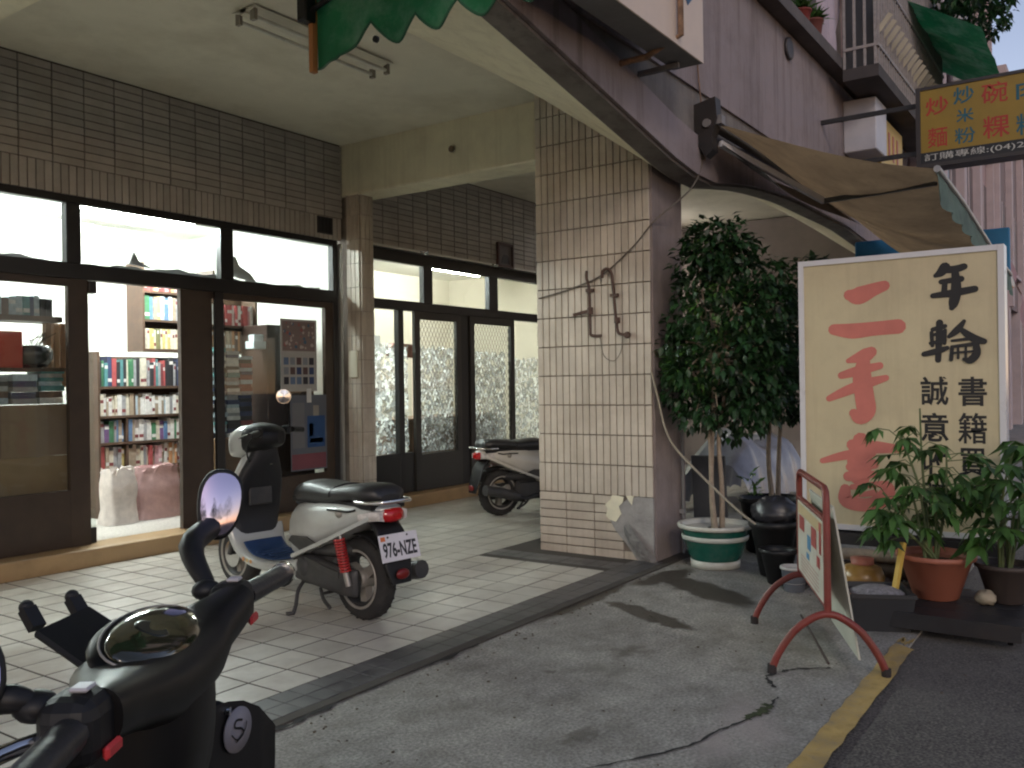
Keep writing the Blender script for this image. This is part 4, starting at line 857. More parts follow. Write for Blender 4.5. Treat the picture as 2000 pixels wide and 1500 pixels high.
# ------------------------------------------------------------------ plants and pots
def leafmat(name, c, rough=.42, var=.55, tr=.25):
    m = bpy.data.materials.new(name); m.use_nodes = True; N, L = m.node_tree.nodes, m.node_tree.links; b = N['Principled BSDF']
    b.inputs['Roughness'].default_value = rough
    ge = N.new('ShaderNodeNewGeometry'); nz = N.new('ShaderNodeTexNoise'); nz.inputs['Scale'].default_value = 11; L.new(ge.outputs['Position'], nz.inputs['Vector'])
    mr = N.new('ShaderNodeMapRange'); mr.inputs[1].default_value = .3; mr.inputs[2].default_value = .7; mr.inputs[3].default_value = 1-var; mr.inputs[4].default_value = 1+var
    ad = N.new('ShaderNodeMath'); ad.operation = 'MULTIPLY_ADD'; ad.inputs[1].default_value = .5; L.new(ge.outputs['Random Per Island'], ad.inputs[0]); L.new(nz.outputs[0], ad.inputs[2])
    sb_ = N.new('ShaderNodeMath'); sb_.operation = 'SUBTRACT'; sb_.inputs[1].default_value = .25; L.new(ad.outputs[0], sb_.inputs[0]); L.new(sb_.outputs[0], mr.inputs[0])
    hs = N.new('ShaderNodeHueSaturation'); hs.inputs['Color'].default_value = (*c,1); L.new(mr.outputs[0], hs.inputs['Value']); L.new(hs.outputs[0], b.inputs['Base Color'])
    tl = N.new('ShaderNodeBsdfTranslucent'); L.new(hs.outputs[0], tl.inputs[0]); mx = N.new('ShaderNodeMixShader'); mx.inputs[0].default_value = tr
    L.new(b.outputs[0], mx.inputs[1]); L.new(tl.outputs[0], mx.inputs[2]); L.new(mx.outputs[0], N['Material Output'].inputs[0]); return m
m_ficus = leafmat('ficus_leaf', (.021,.060,.018)); m_young = leafmat('young_leaf', (.075,.17,.035), tr=.35); m_palm = leafmat('palmate_leaf', (.065,.145,.036), tr=.35)
m_bark = mat('pale_bark', (.30,.24,.18), .8, var=.2, scale=25, bump=.4); m_soil = mat('soil', (.045,.03,.02), .95, var=.4, scale=40, bump=1.0, bscale=70)
def leaf(mb, p, d, ln, w, rnd, droop=.25, fold=.3):
    p = Vector(p); d = Vector(d).normalized(); s = d.cross(Vector((rnd.uniform(-.5,.5),rnd.uniform(-.5,.5),1))).normalized(); u = s.cross(d)
    a = p; m1 = p + d*ln*.45 - u*ln*droop*.15; t = p + d*ln - u*ln*droop
    mb.add([a, m1 + s*w/2 + u*w*fold*.5, t, m1 - s*w/2 + u*w*fold*.5, m1], [(0,4,1),(1,4,2),(0,3,4),(3,2,4)], True)
def crown(blobs, n, ln, wd, seed, gap=.0):
    rnd = random.Random(seed); mb = MB(); tot = sum(b[3]**2 for b in blobs)
    for (x,y,z,r,sz) in blobs:
        for _ in range(int(n*r*r/tot)):
            while True:
                v = Vector((rnd.uniform(-1,1),rnd.uniform(-1,1),rnd.uniform(-1,1)))
                if .03 < v.length < 1: break
            f = v.length**.45; o = v.normalized()
            p = Vector((x,y,z)) + Vector((o.x*r*f, o.y*r*f, o.z*r*f*sz))
            d = o*.8 + Vector((rnd.uniform(-.8,.8),rnd.uniform(-.8,.8),rnd.uniform(-1.0,.25)))
            l = ln*rnd.uniform(.65,1.2); leaf(mb, p, d, l, l*wd, rnd)
    return mb
def tree(label, x, y, stems, blobs, n, seed, leafm, young=None, group=None):
    rnd = random.Random(seed); t = thing('potted_ficus_tree', label, 'tree', (x,y,stems[0][0][2]), group=group)
    for st_ in stems: MB().tube(spline(st_,6), [(.022-.012*i/(6*(len(st_)-1))) for i in range(6*(len(st_)-1)+1)], 8).build('trunk', m_bark, t)
    br = MB()
    for (bx,by,bz,r,sz) in blobs: br.tube(spline([stems[0][-1],((bx+x)/2+rnd.uniform(-.03,.03),(by+y)/2,(bz+stems[0][-1][2])/2+.05),(bx,by,bz)],4), [.012-.001*i for i in range(9)], 5)
    br.build('branches', m_bark, t)
    crown(blobs, n, .072, .54, seed).build('crown', leafm, t, recalc=False)
    if young: crown(young, int(n*.09), .06, .45, seed+1).build('young_foliage', m_young, t, recalc=False)
    return t
# green glazed pot with white bands
PXc, PYc = 5.80, 2.335
gp = thing('glazed_plant_pot', 'green glazed pot with white bands beside the column', 'plant pot', (PXc,PYc,0))
MB().lathe([(.165,.055),(.178,.08),(.20,.15),(.215,.19)], (PXc,PYc,0), 32).lathe([(.222,.225),(.232,.265)], (PXc,PYc,0), 32).build('glazed_body', mat('green_glaze', (.012,.095,.07), .22, var=.25, scale=7, dirt=(.2,.22,.18), dirt_amt=.3, dirt_scale=5), gp)
MB().lathe([(.15,0),(.165,.004),(.168,.054),(.15,.056)], (PXc,PYc,0), 32).build('foot_band', mat('white_glaze', (.58,.58,.52), .35, var=.12, scale=8, dirt=(.3,.27,.2), dirt_amt=.5), gp)
MB().lathe([(.215,.191),(.224,.194),(.227,.218),(.221,.224)], (PXc,PYc,0), 32).build('band', plain((.5,.52,.47),.35), gp)
MB().lathe([(.232,.266),(.252,.272),(.256,.292),(.25,.30),(.225,.296),(.222,.27),(.21,.255)], (PXc,PYc,0), 32).build('rim', plain((.56,.56,.5),.35), gp)
MB().lathe([(.001,.268),(.1,.264),(.214,.256)], (PXc,PYc,0), 24).build('soil', m_soil, gp)
CLUMPS = []; rnd = random.Random(19)
for k in range(34):
    f = k/33; z = .98 + 1.30*f; rr_ = .37*math.sin(math.pi*(.16+.80*f))**.7 if f < .8 else .20*(1.12-f)/.32; an = k*2.399; q_ = rr_*rnd.uniform(.55,1.0)
    CLUMPS.append((PXc+.75*q_*math.cos(an), min(2.60,PYc-.05+1.12*q_*math.sin(an)), z+rnd.uniform(-.04,.04), rnd.uniform(.12,.19), rnd.uniform(.8,1.2)))
for (dy,z) in ((-.36,1.5),(-.40,1.75),(-.33,1.98),(-.38,1.3),(.27,1.5),(.25,1.25),(-.3,1.12)): CLUMPS.append((PXc+.05,PYc+dy,z,.16,1.0))
S0 = [[(PXc-.01,PYc,.25),(PXc-.015,PYc+.015,.55),(PXc,PYc+.005,.95),(PXc-.02,PYc-.02,1.4)],[(PXc+.03,PYc-.04,.25),(PXc+.01,PYc-.05,.55),(PXc+.03,PYc-.03,.95),(PXc+.06,PYc-.12,1.4)],[(PXc-.035,PYc-.02,.25),(PXc-.045,PYc+.0,.5),(PXc-.03,PYc+.025,.95),(PXc,PYc+.15,1.35)]]
tree('leafy ficus in the green glazed pot by the column', PXc, PYc, S0,
     CLUMPS,  5400, 21, m_ficus,
     young=[(PXc-.02,PYc+.02,2.24,.13,.7),(PXc,PYc-.14,2.2,.10,.6),(PXc-.12,PYc+.1,1.4,.2,1),(PXc-.1,PYc-.1,1.75,.22,1)], group='potted ficus trees')
# second tree behind, in a black tub
T2 = (6.55,2.18)
bt = thing('black_tub', 'wide black plant tub behind the green pot', 'plant pot', (*T2,0))
MB().lathe([(.19,0),(.20,.01),(.235,.36),(.25,.37),(.25,.40),(.232,.40),(.225,.36)], (*T2,0), 26).build('body', m_black, bt); MB().lathe([(.001,.37),(.225,.36)], (*T2,0), 20).build('soil', m_soil, bt)
tree('darker ficus in the black tub behind the green pot', T2[0], T2[1], [[(T2[0],T2[1],.36),(T2[0]-.02,T2[1]+.02,.7),(T2[0],T2[1],1.1),(T2[0],T2[1]-.05,1.5)],[(T2[0]+.03,T2[1]-.03,.36),(T2[0]+.02,T2[1]-.05,.8),(T2[0],T2[1]-.1,1.4)]],
     [(T2[0],T2[1],1.65,.34,1.1),(T2[0],T2[1]-.26,1.6,.32,1.1),(T2[0],T2[1]-.12,1.3,.33,1.0),(T2[0]-.05,T2[1]+.2,1.4,.28,1.0),(T2[0],T2[1]-.3,1.95,.22,1),(T2[0]+.05,T2[1]-.3,1.15,.22,1)], 3600, 33, leafmat('dark_ficus_leaf', (.02,.05,.02)), group='potted ficus trees')
sp = MB(); rnd = random.Random(8)
for k in range(26): leaf(sp, (T2[0]-.12+rnd.uniform(-.06,.06), T2[1]+.10+rnd.uniform(-.06,.06), .40+rnd.uniform(0,.18)), (rnd.uniform(-1,1),rnd.uniform(-1,1),rnd.uniform(.1,1)), .08, .03, rnd)
solo(sp, 'seedling', m_young, 'small bright seedling sprouting from the black tub', 'plant', recalc=False)
# palmate plants
def palmate(label, x, y, z, stems, seed, cat='plant', sc=1.0, name='palmate_plant'):
    rnd = random.Random(seed); t = thing(name, label, cat, (x,y,z)); stm = MB(); lf = MB()
    for (tx,ty,tz) in stems:
        top = Vector((x+tx,y+ty,z+tz)); base = Vector((x+rnd.uniform(-.03,.03), y+rnd.uniform(-.03,.03), z))
        path = spline([base, base.lerp(top,.5)+Vector((rnd.uniform(-.03,.03),rnd.uniform(-.03,.03),.05)), top], 6); stm.tube(path, [.009-.0004*i for i in range(len(path))], 6)
        for k in range(8):
            f = rnd.uniform(.4,1); p = path[int(f*(len(path)-1))]; an = rnd.uniform(0,6.28); d = Vector((math.cos(an),math.sin(an),rnd.uniform(-.1,.75))).normalized()
            ln = rnd.uniform(.09,.20)*sc; e = p + d*ln + Vector((0,0,-.02)); stm.tube([p, p+d*ln*.5+Vector((0,0,.012)), e], .0028, 5)
            m = rnd.choice([5,6,7])
            for q in range(m):
                a2 = an + (q-(m-1)/2)*.62; dd = Vector((math.cos(a2),math.sin(a2),rnd.uniform(-.75,-.05))); l = rnd.uniform(.10,.155)*sc*(1-.09*abs(q-(m-1)/2)); leaf(lf, e, dd, l, l*.36, rnd, droop=.35, fold=.25)
    stm.build('stems', plain((.10,.13,.05),.7), t); lf.build('leaves', m_palm, t, recalc=False); return t
m_terra = mat('terracotta_plastic', (.34,.115,.07), .55, var=.1, scale=6, dirt=(.25,.14,.1), dirt_amt=.4)
def tpot(label, x, y, z, r, h, m, name='plant_pot'):
    t = thing(name, label, 'plant pot', (x,y,z)); MB().lathe([(r*.55,0),(r*.6,.006),(r*.95,h*.86),(r*.99,h*.87),(r*1.06,h*.9),(r*1.07,h),(r*.97,h),(r*.92,h*.85)], (x,y,z), 30).build('body', m, t)
    MB().lathe([(.001,h*.86),(r*.93,h*.84)], (x,y,z), 20).build('soil', m_soil, t); return t
pal_ = thing('low_trolley', 'low black wooden platform under the terracotta pot', 'platform', (5.05,.72,0))
for k in range(4): MB().box(4.72+k*.17, 4.88+k*.17, .40, 1.02, .085, .108).build('board', m_blackst, pal_)
MB().box(4.72,4.76,.41,1.01,.03,.0845).build('bearer', m_blackst, pal_); MB().box(5.34,5.38,.41,1.01,.03,.0845).build('bearer', m_blackst, pal_)
for (a,b) in ((4.78,.46),(4.78,.95),(5.32,.46),(5.32,.95)): MB().lathe([(.028,-.012),(.03,0),(.028,.012)], (a,b,.03), 12, axis='y').build('castor', m_black, pal_)
tpot('terracotta coloured pot standing on the low black platform', 5.14,.84,.109,.185,.235, m_terra)
palmate('bushy palmate plant growing in the terracotta coloured pot', 5.14,.86,.31, [(-.05,.14,.66),(.02,.05,.80),(0,-.08,.58),(-.1,.22,.35),(-.08,-.02,.35),(.05,.12,.4),(-.1,.26,.2)], 12)
tpot('dark pot half hidden at the far end of the platform', 5.22,.52,.109,.14,.2, plain((.06,.045,.04),.6))
palmate('dark palmate plant reaching out of the picture beside the signboard', 5.22,.52,.29, [(-.05,-.05,.62),(0,.05,.5),(-.1,-.12,.45),(.05,-.15,.7),(-.1,.02,.3),(-.12,-.05,.2)], 14, sc=1.1)
# clutter under the signboard
pb = thing('black_pail', 'square black pail of ash in front of the signboard', 'pail', (4.83,1.07,0), R(25)); 
MB().loft([[(sx*w,sy*w,z) for sx,sy in ((-1,-1),(1,-1),(1,1),(-1,1))] for w,z in ((.13,0),(.15,.17),(.157,.172),(.157,.19),(.143,.19),(.14,.165))], smooth=False).build('body', plain((.02,.022,.026),.5), pb, world=False)
MB().lathe([(.001,.20),(.08,.197),(.135,.172)], (0,0,0), 20).build('ash', mat('ash', (.23,.22,.23), .9, var=.4, scale=50, bump=1.2, bscale=60), pb, world=False)
solo(MB().bar((4.90,1.0,.15),(4.99,.97,.41),.022,.03), 'yellow_stick', plain((.55,.38,.08),.6), 'yellow stick standing up out of the ash pail', 'stick')
jr = thing('amber_jar', 'round amber jar under the signboard', 'jar', (5.30,1.25,0)); MB().lathe([(.09,0),(.115,.03),(.12,.15),(.10,.20),(.06,.215)], (5.30,1.25,0), 20).build('body', plain((.30,.17,.045),.3), jr); MB().lathe([(.062,.216),(.065,.25),(.0,.252)], (5.30,1.25,0), 16).build('lid', plain((.35,.12,.08),.5), jr)
rnd = random.Random(6)
for k,(x,y,z,r,c,l) in enumerate([(5.36,1.06,.0,.07,(.22,.12,.08),'brown stone tucked beneath the signboard'),(5.42,.92,.0,.06,(.13,.1,.08),'dark stone beside the terracotta pot under the signboard'),(5.40,1.46,0,.07,(.25,.11,.07),'reddish stone left under the signboard edge'),(5.5,1.2,.0,.09,(.16,.12,.1),'large dull stone behind the amber jar'),(5.10,.60,.109,.05,(.33,.28,.2),'pale round gourd lying behind the terracotta pot')]):
    mb = MB().ell((x,y,z+r*.7),(r*1.2,r,r*.75),14,9); mb.v = [(a+rnd.uniform(-.006,.006),b+rnd.uniform(-.006,.006),max(z,c_+rnd.uniform(-.006,.006))) for a,b,c_ in mb.v]
    solo(mb, 'stone' if k < 4 else 'gourd', plain(c,.85), l, 'stone' if k < 4 else 'gourd')
for k,(a,b,zz,l) in enumerate([((5.46,.72,.05),(5.44,1.5,.05),.05,'round log lying lowest beneath the signboard'),((5.50,.8,.15),(5.48,1.6,.14),.045,'second log stacked beneath the signboard'),((5.47,1.0,.235),(5.47,1.62,.225),.035,'thin top log beneath the signboard')]):
    solo(MB().tube([a,tuple((Vector(a)+Vector(b))/2+Vector((0.01,0,.004))),b], zz, 10), 'log', m_bark if k == 2 else plain((.10,.07,.05),.9), l, 'log', 'logs under the signboard')
tpot('tall black nursery pot next to the green pot', 5.72,1.90,0,.15,.36, m_black); tpot('black nursery pot against the signboard edge', 5.50,1.80,0,.11,.22, m_black)
sm_ = thing('small_bucket', 'small grey bucket with pale rim by the signboard edge', 'bucket', (5.36,1.66,0)); MB().lathe([(.06,0),(.075,.13)], (5.36,1.66,0), 18).build('body', plain((.10,.11,.13),.5), sm_); MB().lathe([(.075,.131),(.082,.134),(.082,.148),(.07,.148),(.066,.05),(.0,.04)], (5.36,1.66,0), 18).build('rim', plain((.45,.44,.42),.5), sm_)
bgm = MB().ell((5.82,1.92,.40),(.13,.15,.10),18,10); bgm.v = [(a+rnd.uniform(-.02,.02),b+rnd.uniform(-.02,.02),c+rnd.uniform(-.012,.012)) for a,b,c in bgm.v]
solo(bgm, 'crumpled_bag', plain((.03,.03,.035),.35), 'crumpled black plastic bag over the tall nursery pot', 'bag')
solo(MB().obox((6.42,2.62,.36),(.03,.26,.70),(1,.1,.12)), 'slate_board', plain((.06,.065,.075),.6), 'dark slate board leaning behind the column', 'board', bevel=.004)
pp = thing('wall_pipe', 'thin grey pipe running down the back edge of the column', 'pipe', (6.2,2.70,0)); MB().tube([(6.10,2.70,0),(6.10,2.70,.9)], .011, 8).build('pipe', plain((.2,.2,.2),.6), pp); MB().box(6.08,6.12,2.69,2.722,.30,.33).build('clip', plain((.3,.3,.3),.5), pp)

# ------------------------------------------------------------------ taps, cables on the column
m_rust = mat('rusty_iron', (.085,.05,.038), .75, var=.4, scale=40, bump=.5)
wp = thing('water_pipes', 'rusty bent iron water pipes with tap on the column face', 'pipes', (5.66,3.1,1.6))
XC = cx0 - .022
MB().tube(spline([(XC,3.235,2.09),(XC-.02,3.225,2.04),(XC,3.215,1.95),(XC,3.21,1.66),(XC,3.205,1.625),(XC,3.17,1.615),(XC,3.12,1.615)],5), .011, 8).build('pipe', m_rust, wp)
MB().tube(spline([(XC-.01,3.10,2.03),(XC-.015,3.095,2.075),(XC-.01,3.06,2.095),(XC,3.03,2.06),(XC,3.02,1.98),(XC,3.0,1.75),(XC,2.985,1.64),(XC,2.95,1.615),(XC,2.91,1.61)],5), .011, 8).build('pipe', m_rust, wp)
MB().lathe([(.022,-.025),(.022,.025)], (XC,3.21,1.80), 10).build('collar', m_rust, wp); MB().lathe([(.022,-.02),(.022,.02)], (XC,2.99,1.72), 10).build('collar', m_rust, wp)
MB().bar((XC,3.22,1.80),(XC-.02,3.34,1.775),.016,.022).build('tap_lever', m_rust, wp); MB().lathe([(.02,-.02),(.026,0),(.02,.02)], (XC-.01,2.905,1.61), 10, axis='x').build('tap', m_rust, wp)
for (y,z) in ((3.212,1.95),(3.012,1.9)): MB().box(cx0-.03,cx0-.001,y-.03,y+.03,z-.012,z+.012).build('clip', m_rust, wp)
def cable(label, pts, r, c, name='cable'): solo(MB().tube(spline(pts,8), r, 6), name, plain(c,.7), label, 'cable')
cable('old cable crossing the column face from the awning to the tiles', [(6.03,2.44,3.3),(6.02,2.46,2.95),(5.9,2.50,2.66),(5.68,2.70,2.40),(5.655,2.85,2.24),(5.657,3.1,2.06),(5.66,3.35,1.98),(5.66,3.66,1.92)], .006, (.13,.11,.09))
cable('limp wire looping under the taps', [(5.655,3.13,1.6),(5.65,3.1,1.47),(5.65,3.02,1.43),(5.65,2.96,1.5),(5.655,2.95,1.61)], .0035, (.2,.18,.15))
cable('pale hose hanging from the column past the green pot', [(5.64,2.72,1.35),(5.62,2.66,1.15),(5.60,2.60,.95),(5.58,2.50,.80),(5.5,2.2,.56),(5.4,2.0,.44),(5.38,1.9,.38)], .008, (.30,.26,.20), 'hose')
cable('rusty wire trailing down the pink fascia', [(5.9,2.46,3.9),(5.92,2.46,3.5),(5.98,2.46,3.2),(6.0,2.45,2.85)], .006, (.22,.14,.1))
# unlit arcade lamp, ceiling rose
al = thing('unlit_ceiling_lamp', 'unlit double fluorescent fitting on the arcade ceiling', 'lamp', (4.1,4.45,3.55))
MB().box(3.56,4.80,4.41,4.47,3.575,3.62).build('fitting', plain((.66,.62,.52),.6), al, bevel=.004)
MB().prism([(4.33,3.605),(4.41,3.585),(4.47,3.585),(4.55,3.605),(4.55,3.608),(4.33,3.608)], 3.56, 4.80, 'x').build('reflector', plain((.70,.66,.56),.5), al)
for y in (4.37,4.51): MB().tube([(3.60,y,3.555),(4.76,y,3.555)], .013, 8).build('tube', plain((.66,.64,.58),.3), al)
for y in (4.37,4.51):
    for x in (3.585,4.775): MB().box(x-.012,x+.012,y-.02,y+.02,3.53,3.60).build('holder', plain((.30,.27,.22),.6), al)
solo(MB().lathe([(.03,0),(.026,.02),(.012,.028),(0,.03)], (0,0,0), 14, axis='x').xf(Matrix.Translation((6.14,4.87,3.36))), 'wire_outlet', plain((.16,.10,.05),.7), 'small brown outlet knob on the cross beam', 'outlet')
# ------------------------------------------------------------------ motor scooters
m_tyre = mat('tyre_rubber', (.018,.017,.017), .8, var=.2, scale=20, dirt=(.06,.055,.05), dirt_amt=.5, dirt_scale=8)
m_eng = mat('engine_dark', (.035,.035,.037), .5, var=.25, scale=9, dirt=(.10,.09,.08), dirt_amt=.4, dirt_scale=7)
m_chrome = mat('chrome', (.75,.75,.75), .15, metal=1.0, var=.05)
m_rim = mat('cast_rim', (.34,.32,.29), .5, metal=.4, var=.15, dirt=(.15,.12,.1), dirt_amt=.6, dirt_scale=12)
m_vinyl = mat('black_vinyl', (.02,.02,.022), .42, var=.15, scale=14, bump=.08, bscale=120)
m_redl = mat('red_lens', (.42,.01,.012), .15, coat=.6, var=.15, scale=30); m_clearl = mat('clear_lens', (.55,.52,.5), .12, coat=.6, var=.3, scale=35)
m_spring = mat('red_spring', (.40,.03,.03), .4)
def pathloft(mb, path, e=3.2, n=20, mi=0):
    """path (x, z, half width, half thickness): a shell that follows a curve in the scooter's middle plane"""
    P = spline([Vector((a,b,0)) for a,b,_,_ in path], 4); Wd = spline([Vector((c,d,0)) for _,_,c,d in path], 4); rings = []
    for i,p in enumerate(P):
        t = (P[min(i+1,len(P)-1)]-P[max(i-1,0)]).normalized(); nx, nz = -t.y, t.x; hw, ht = Wd[i].x, Wd[i].y; r = []
        for k in range(n):
            a = 2*math.pi*k/n; c, d = math.cos(a), math.sin(a)
            y = hw*math.copysign(abs(c)**(2/e), c); w = ht*math.copysign(abs(d)**(2/e), d)
            r.append((p.x+nx*w, y, p.y+nz*w))
        rings.append(r)
    return mb.loft(rings, mi=mi)
def wheel(t, x, r, w, disc=False):
    tw = thing_part = MB()
    prof = [(r*.62,-w*.42),(r*.74,-w*.5),(r*.90,-w*.48),(r*.985,-w*.28),(r,0),(r*.985,w*.28),(r*.90,w*.48),(r*.74,w*.5),(r*.62,w*.42)]
    wl_ = MB().lathe(prof, (x,0,r), 40, axis='y', caps=False).build('wheel', m_tyre, t, world=False)
    MB().lathe([(r*.64,-w*.44),(r*.56,-w*.30),(r*.56,w*.30),(r*.64,w*.44)], (x,0,r), 40, axis='y', caps=False).build('barrel', m_eng, wl_, world=False)
    rm = MB()
    for s_ in (-1,1): rm.lathe([(r*.655,s_*w*.46),(r*.665,s_*w*.53),(r*.715,s_*w*.535),(r*.725,s_*w*.49)], (x,0,r), 40, axis='y', caps=False)
    q_ = rm.build('rim', m_rim, wl_, world=False)
    hb = MB().lathe([(r*.2,-w*.5),(r*.24,-w*.4),(r*.24,w*.4),(r*.2,w*.5)], (x,0,r), 18, axis='y')
    for k in range(3):
        a = k*2*math.pi/3+.4; hb.bar((x+math.cos(a)*r*.2,0,r+math.sin(a)*r*.2),(x+math.cos(a)*r*.6,0,r+math.sin(a)*r*.6),w*.5,r*.2,up=(0,1,0))
    hb.build('hub', m_rim, wl_, world=False)
    if disc: MB().lathe([(.085,-.002),(.085,.002)], (x,w*.62,r), 26, axis='y').build('brake_disc', m_chrome, wl_, world=False)
    tr = MB()
    for k in range(26):
        a = 2*math.pi*k/26
        for sg_ in (-1,1):
            a2 = a + sg_*.06; c = Vector((x+math.cos(a2)*r*.985, sg_*w*.2, r+math.sin(a2)*r*.985)); tr.obox(c, (.012,w*.26,.006), (-math.sin(a2),sg_*.6,math.cos(a2)), (math.cos(a2),0,math.sin(a2)))
    q = tr.build('tread', m_tyre, wl_, world=False); q['kind'] = 'stuff'
TAIL = {'body_shell','lower_trim','lock','strap','seat','seat_base','grab_rail','tail_lamp','indicator','mudguard','reflector','licence_plate','plate_number','plate_sticker','plate_bolt','exhaust'}
def make_scooter(label, loc, rotz, paint, inner, floor_m, ls_hw=.185, bars=True, plate=None, band=m_redl, seat=m_vinyl):
    t = thing('motor_scooter', label, 'scooter', loc, rotz); L = dict(world=False)
    wheel(t, 0, .222, .105); wheel(t, 1.26, .215, .095, True)
    # tail body and seat
    body = MB().loft([sring(*a) for a in [(-.335,.612,.03,.015),(-.31,.607,.07,.03),(-.22,.598,.11,.048),(-.08,.575,.138,.075),(.08,.545,.152,.11),(.24,.505,.16,.145),(.38,.468,.158,.17),(.47,.445,.15,.172),(.52,.435,.13,.155)]])
    bo_ = body.build('body_shell', paint, t, **L)
    for s in (1,-1):
        MB().loft([[(x, s*(y+dy), z+dz) for dy,dz in ((-.012,-.014),(.008,-.012),(.010,.010),(-.010,.014))] for x,z,y in ((-.26,.575,.118),(-.1,.52,.146),(.1,.445,.158),(.28,.375,.166),(.44,.315,.166))], smooth=False).build('lower_trim', paint, bo_, **L)
        MB().prism([(.17,.395),(.36,.355),(.47,.40),(.44,.43),(.30,.435)], s*.160, s*.170, 'y').build('side_vent', m_eng, bo_, **L)
        MB().lathe([(.0,.014),(.018,.012),(.026,.0)], (.0,0,0), 14, axis='y').xf(Matrix.Translation((.03,s*.146,.585)) @ Matrix.Scale(s,4,(0,1,0))).build('lock', m_rim, bo_, **L)
        MB().tube(spline([(.12,s*.156,.60),(.02,s*.158,.602),(-.06,s*.146,.60),(-.12,s*.13,.61)],4), .006, 6).build('strap', m_black, bo_, **L)
    se = MB().loft([sring(*a) for a in [(-.30,.672,.06,.02,2.4),(-.28,.69,.105,.042,2.6),(-.16,.694,.135,.05,2.8),(.0,.69,.142,.048,2.8),(.10,.676,.14,.048,2.8),(.16,.668,.138,.05,2.8),(.3,.672,.14,.062,2.7),(.42,.665,.13,.068,2.6),(.50,.645,.11,.07,2.4),(.535,.625,.07,.05,2.2)]])
    so_ = se.build('seat', seat, t, **L)
    MB().tube([( .125, .143*math.cos(a), .676+.051*math.sin(a)) for a in [R(-15)+k*R(210)/14 for k in range(15)]], .004, 5).build('seat_strap', m_black, so_, **L)
    MB().box(-.27,.5,-.115,.115,.615,.645).build('seat_base', m_black, t, **L)
    MB().tube(spline([(-.12,.13,.655),(-.26,.13,.655),(-.37,.09,.66),(-.39,0,.662),(-.37,-.09,.66),(-.26,-.13,.655),(-.12,-.13,.655)],5), .0105, 8).build('grab_rail', m_chrome, t, **L)
    # tail lamps
    MB().loft([sring(*a) for a in [(-.365,.583,.03,.02),(-.35,.585,.062,.035),(-.29,.588,.088,.042),(-.26,.59,.09,.04)]]).build('tail_lamp', band, t, **L)
    for s in (1,-1): MB().loft([[(x, s*y+0, z+q) for (y,q) in ((a-.03,-.03),(a,-.022),(a+.004,.02),(a-.03,.03))] for x,a,z in ((-.33,.092,.585),(-.26,.122,.582),(-.17,.139,.568))]).build('indicator', m_clearl, t, **L)
    # rear mudguard, plate
    mg = MB(); pathloft(mg, [(-.20,.555,.085,.03),(-.30,.48,.095,.016),(-.345,.40,.095,.014),(-.385,.31,.085,.012),(-.41,.235,.065,.010)]); mgo = mg.build('mudguard', m_black, t, **L)
    mr_ = MB(); pathloft(mr_, [(.19,.39,.055,.008),(.09,.455,.06,.008),(-.05,.462,.06,.008),(-.17,.42,.058,.008),(-.235,.34,.055,.006)]); mr_.build('inner_mudguard', m_black, t, **L)
    MB().ell((-.425,-.0,.285),(.02,.045,.028),12,8).build('reflector', plain((.16,.01,.01),.3), mgo, **L)
    if plate:
        pm = Matrix.Translation((-.392,.0,.425)) @ Matrix.Rotation(R(20),4,'Y')
        MB().box(-.002,.0,-.13,.13,-.072,.072).xf(pm).build('licence_plate', plain((.66,.64,.68),.4), t, **L)
        o_, r_, u_ = pm @ Vector((-.0032,.112,-.052)), pm.to_3x3() @ Vector((0,-.224,0)), pm.to_3x3() @ Vector((0,0,.082))
        letter(MB(), plate, o_, r_, u_, bold=.03).build('plate_number', plain((.015,.015,.02),.5), t, recalc=False, **L)
        MB().box(-.0032,-.0022,.088,.118,.038,.062).xf(pm).build('plate_sticker', plain((.62,.16,.05),.5), t, **L)
        for y in (-.06,.07): MB().lathe([(.006,-.006),(.006,.002)], (0,0,0), 8, axis='x').xf(pm @ Matrix.Translation((0,y,.056))).build('plate_bolt', m_eng, t, **L)
    # engine, drive case, shock, stands, exhaust
    eg = MB().loft([sring(*a) for a in [(-.07,.222,.0,.075),(-.06,.222,.028,.08),(.05,.222,.034,.085),(.2,.235,.036,.085),(.36,.255,.04,.09),(.46,.26,.04,.085),(.50,.26,.02,.06)]]); eg.v = [(a,b+.104,c*.92+.012) for a,b,c in eg.v]
    ego = eg.build('drive_case', m_eng, t, **L)
    MB().loft([[(x,.140,z+q*.016) for q in (-1,1)]+[(x,.13,z+q*.02) for q in (1,-1)] for x,z in ((.05,.25),(.2,.27),(.36,.30))], smooth=False).build('case_rib', m_eng, ego, **L)
    MB().lathe([(.0,.152),(.045,.150),(.055,.138)], (.38,0,.255), 20, axis='y').build('case_cover', m_eng, ego, **L)
    MB().loft([sring(*a) for a in [(.02,.37,.05,.03),(.14,.37,.10,.05),(.34,.36,.11,.06),(.44,.35,.09,.06)]]).build('air_box', m_eng, t, **L)
    MB().box(.14,.52,-.10,.09,.14,.33).build('engine_block', m_eng, t, bevel=.03, **L)
    sh = thing_part = MB(); hel = [( -.035+.055*k/120+.026*math.cos(k*.62), .155+.026*math.sin(k*.62), .285+.17*k/120) for k in range(121)]
    MB().tube(hel, .0062, 6).build('spring', m_spring, t, **L)
    MB().tube([(-.055,.15,.21),(-.035,.155,.285)], .017, 10).tube([(-.035,.155,.285),(.02,.15,.49)], .010, 8).build('damper', plain((.3,.28,.26),.4,metal=.6), t, **L)
    MB().tube(spline([(.43,.10,.16),(.41,.15,.12),(.375,.19,.05),(.365,.215,.012)],4), .011, 8).tube([(.365,.205,.012),(.39,.245,.012)], .010, 8).build('side_stand', m_eng, t, **L)
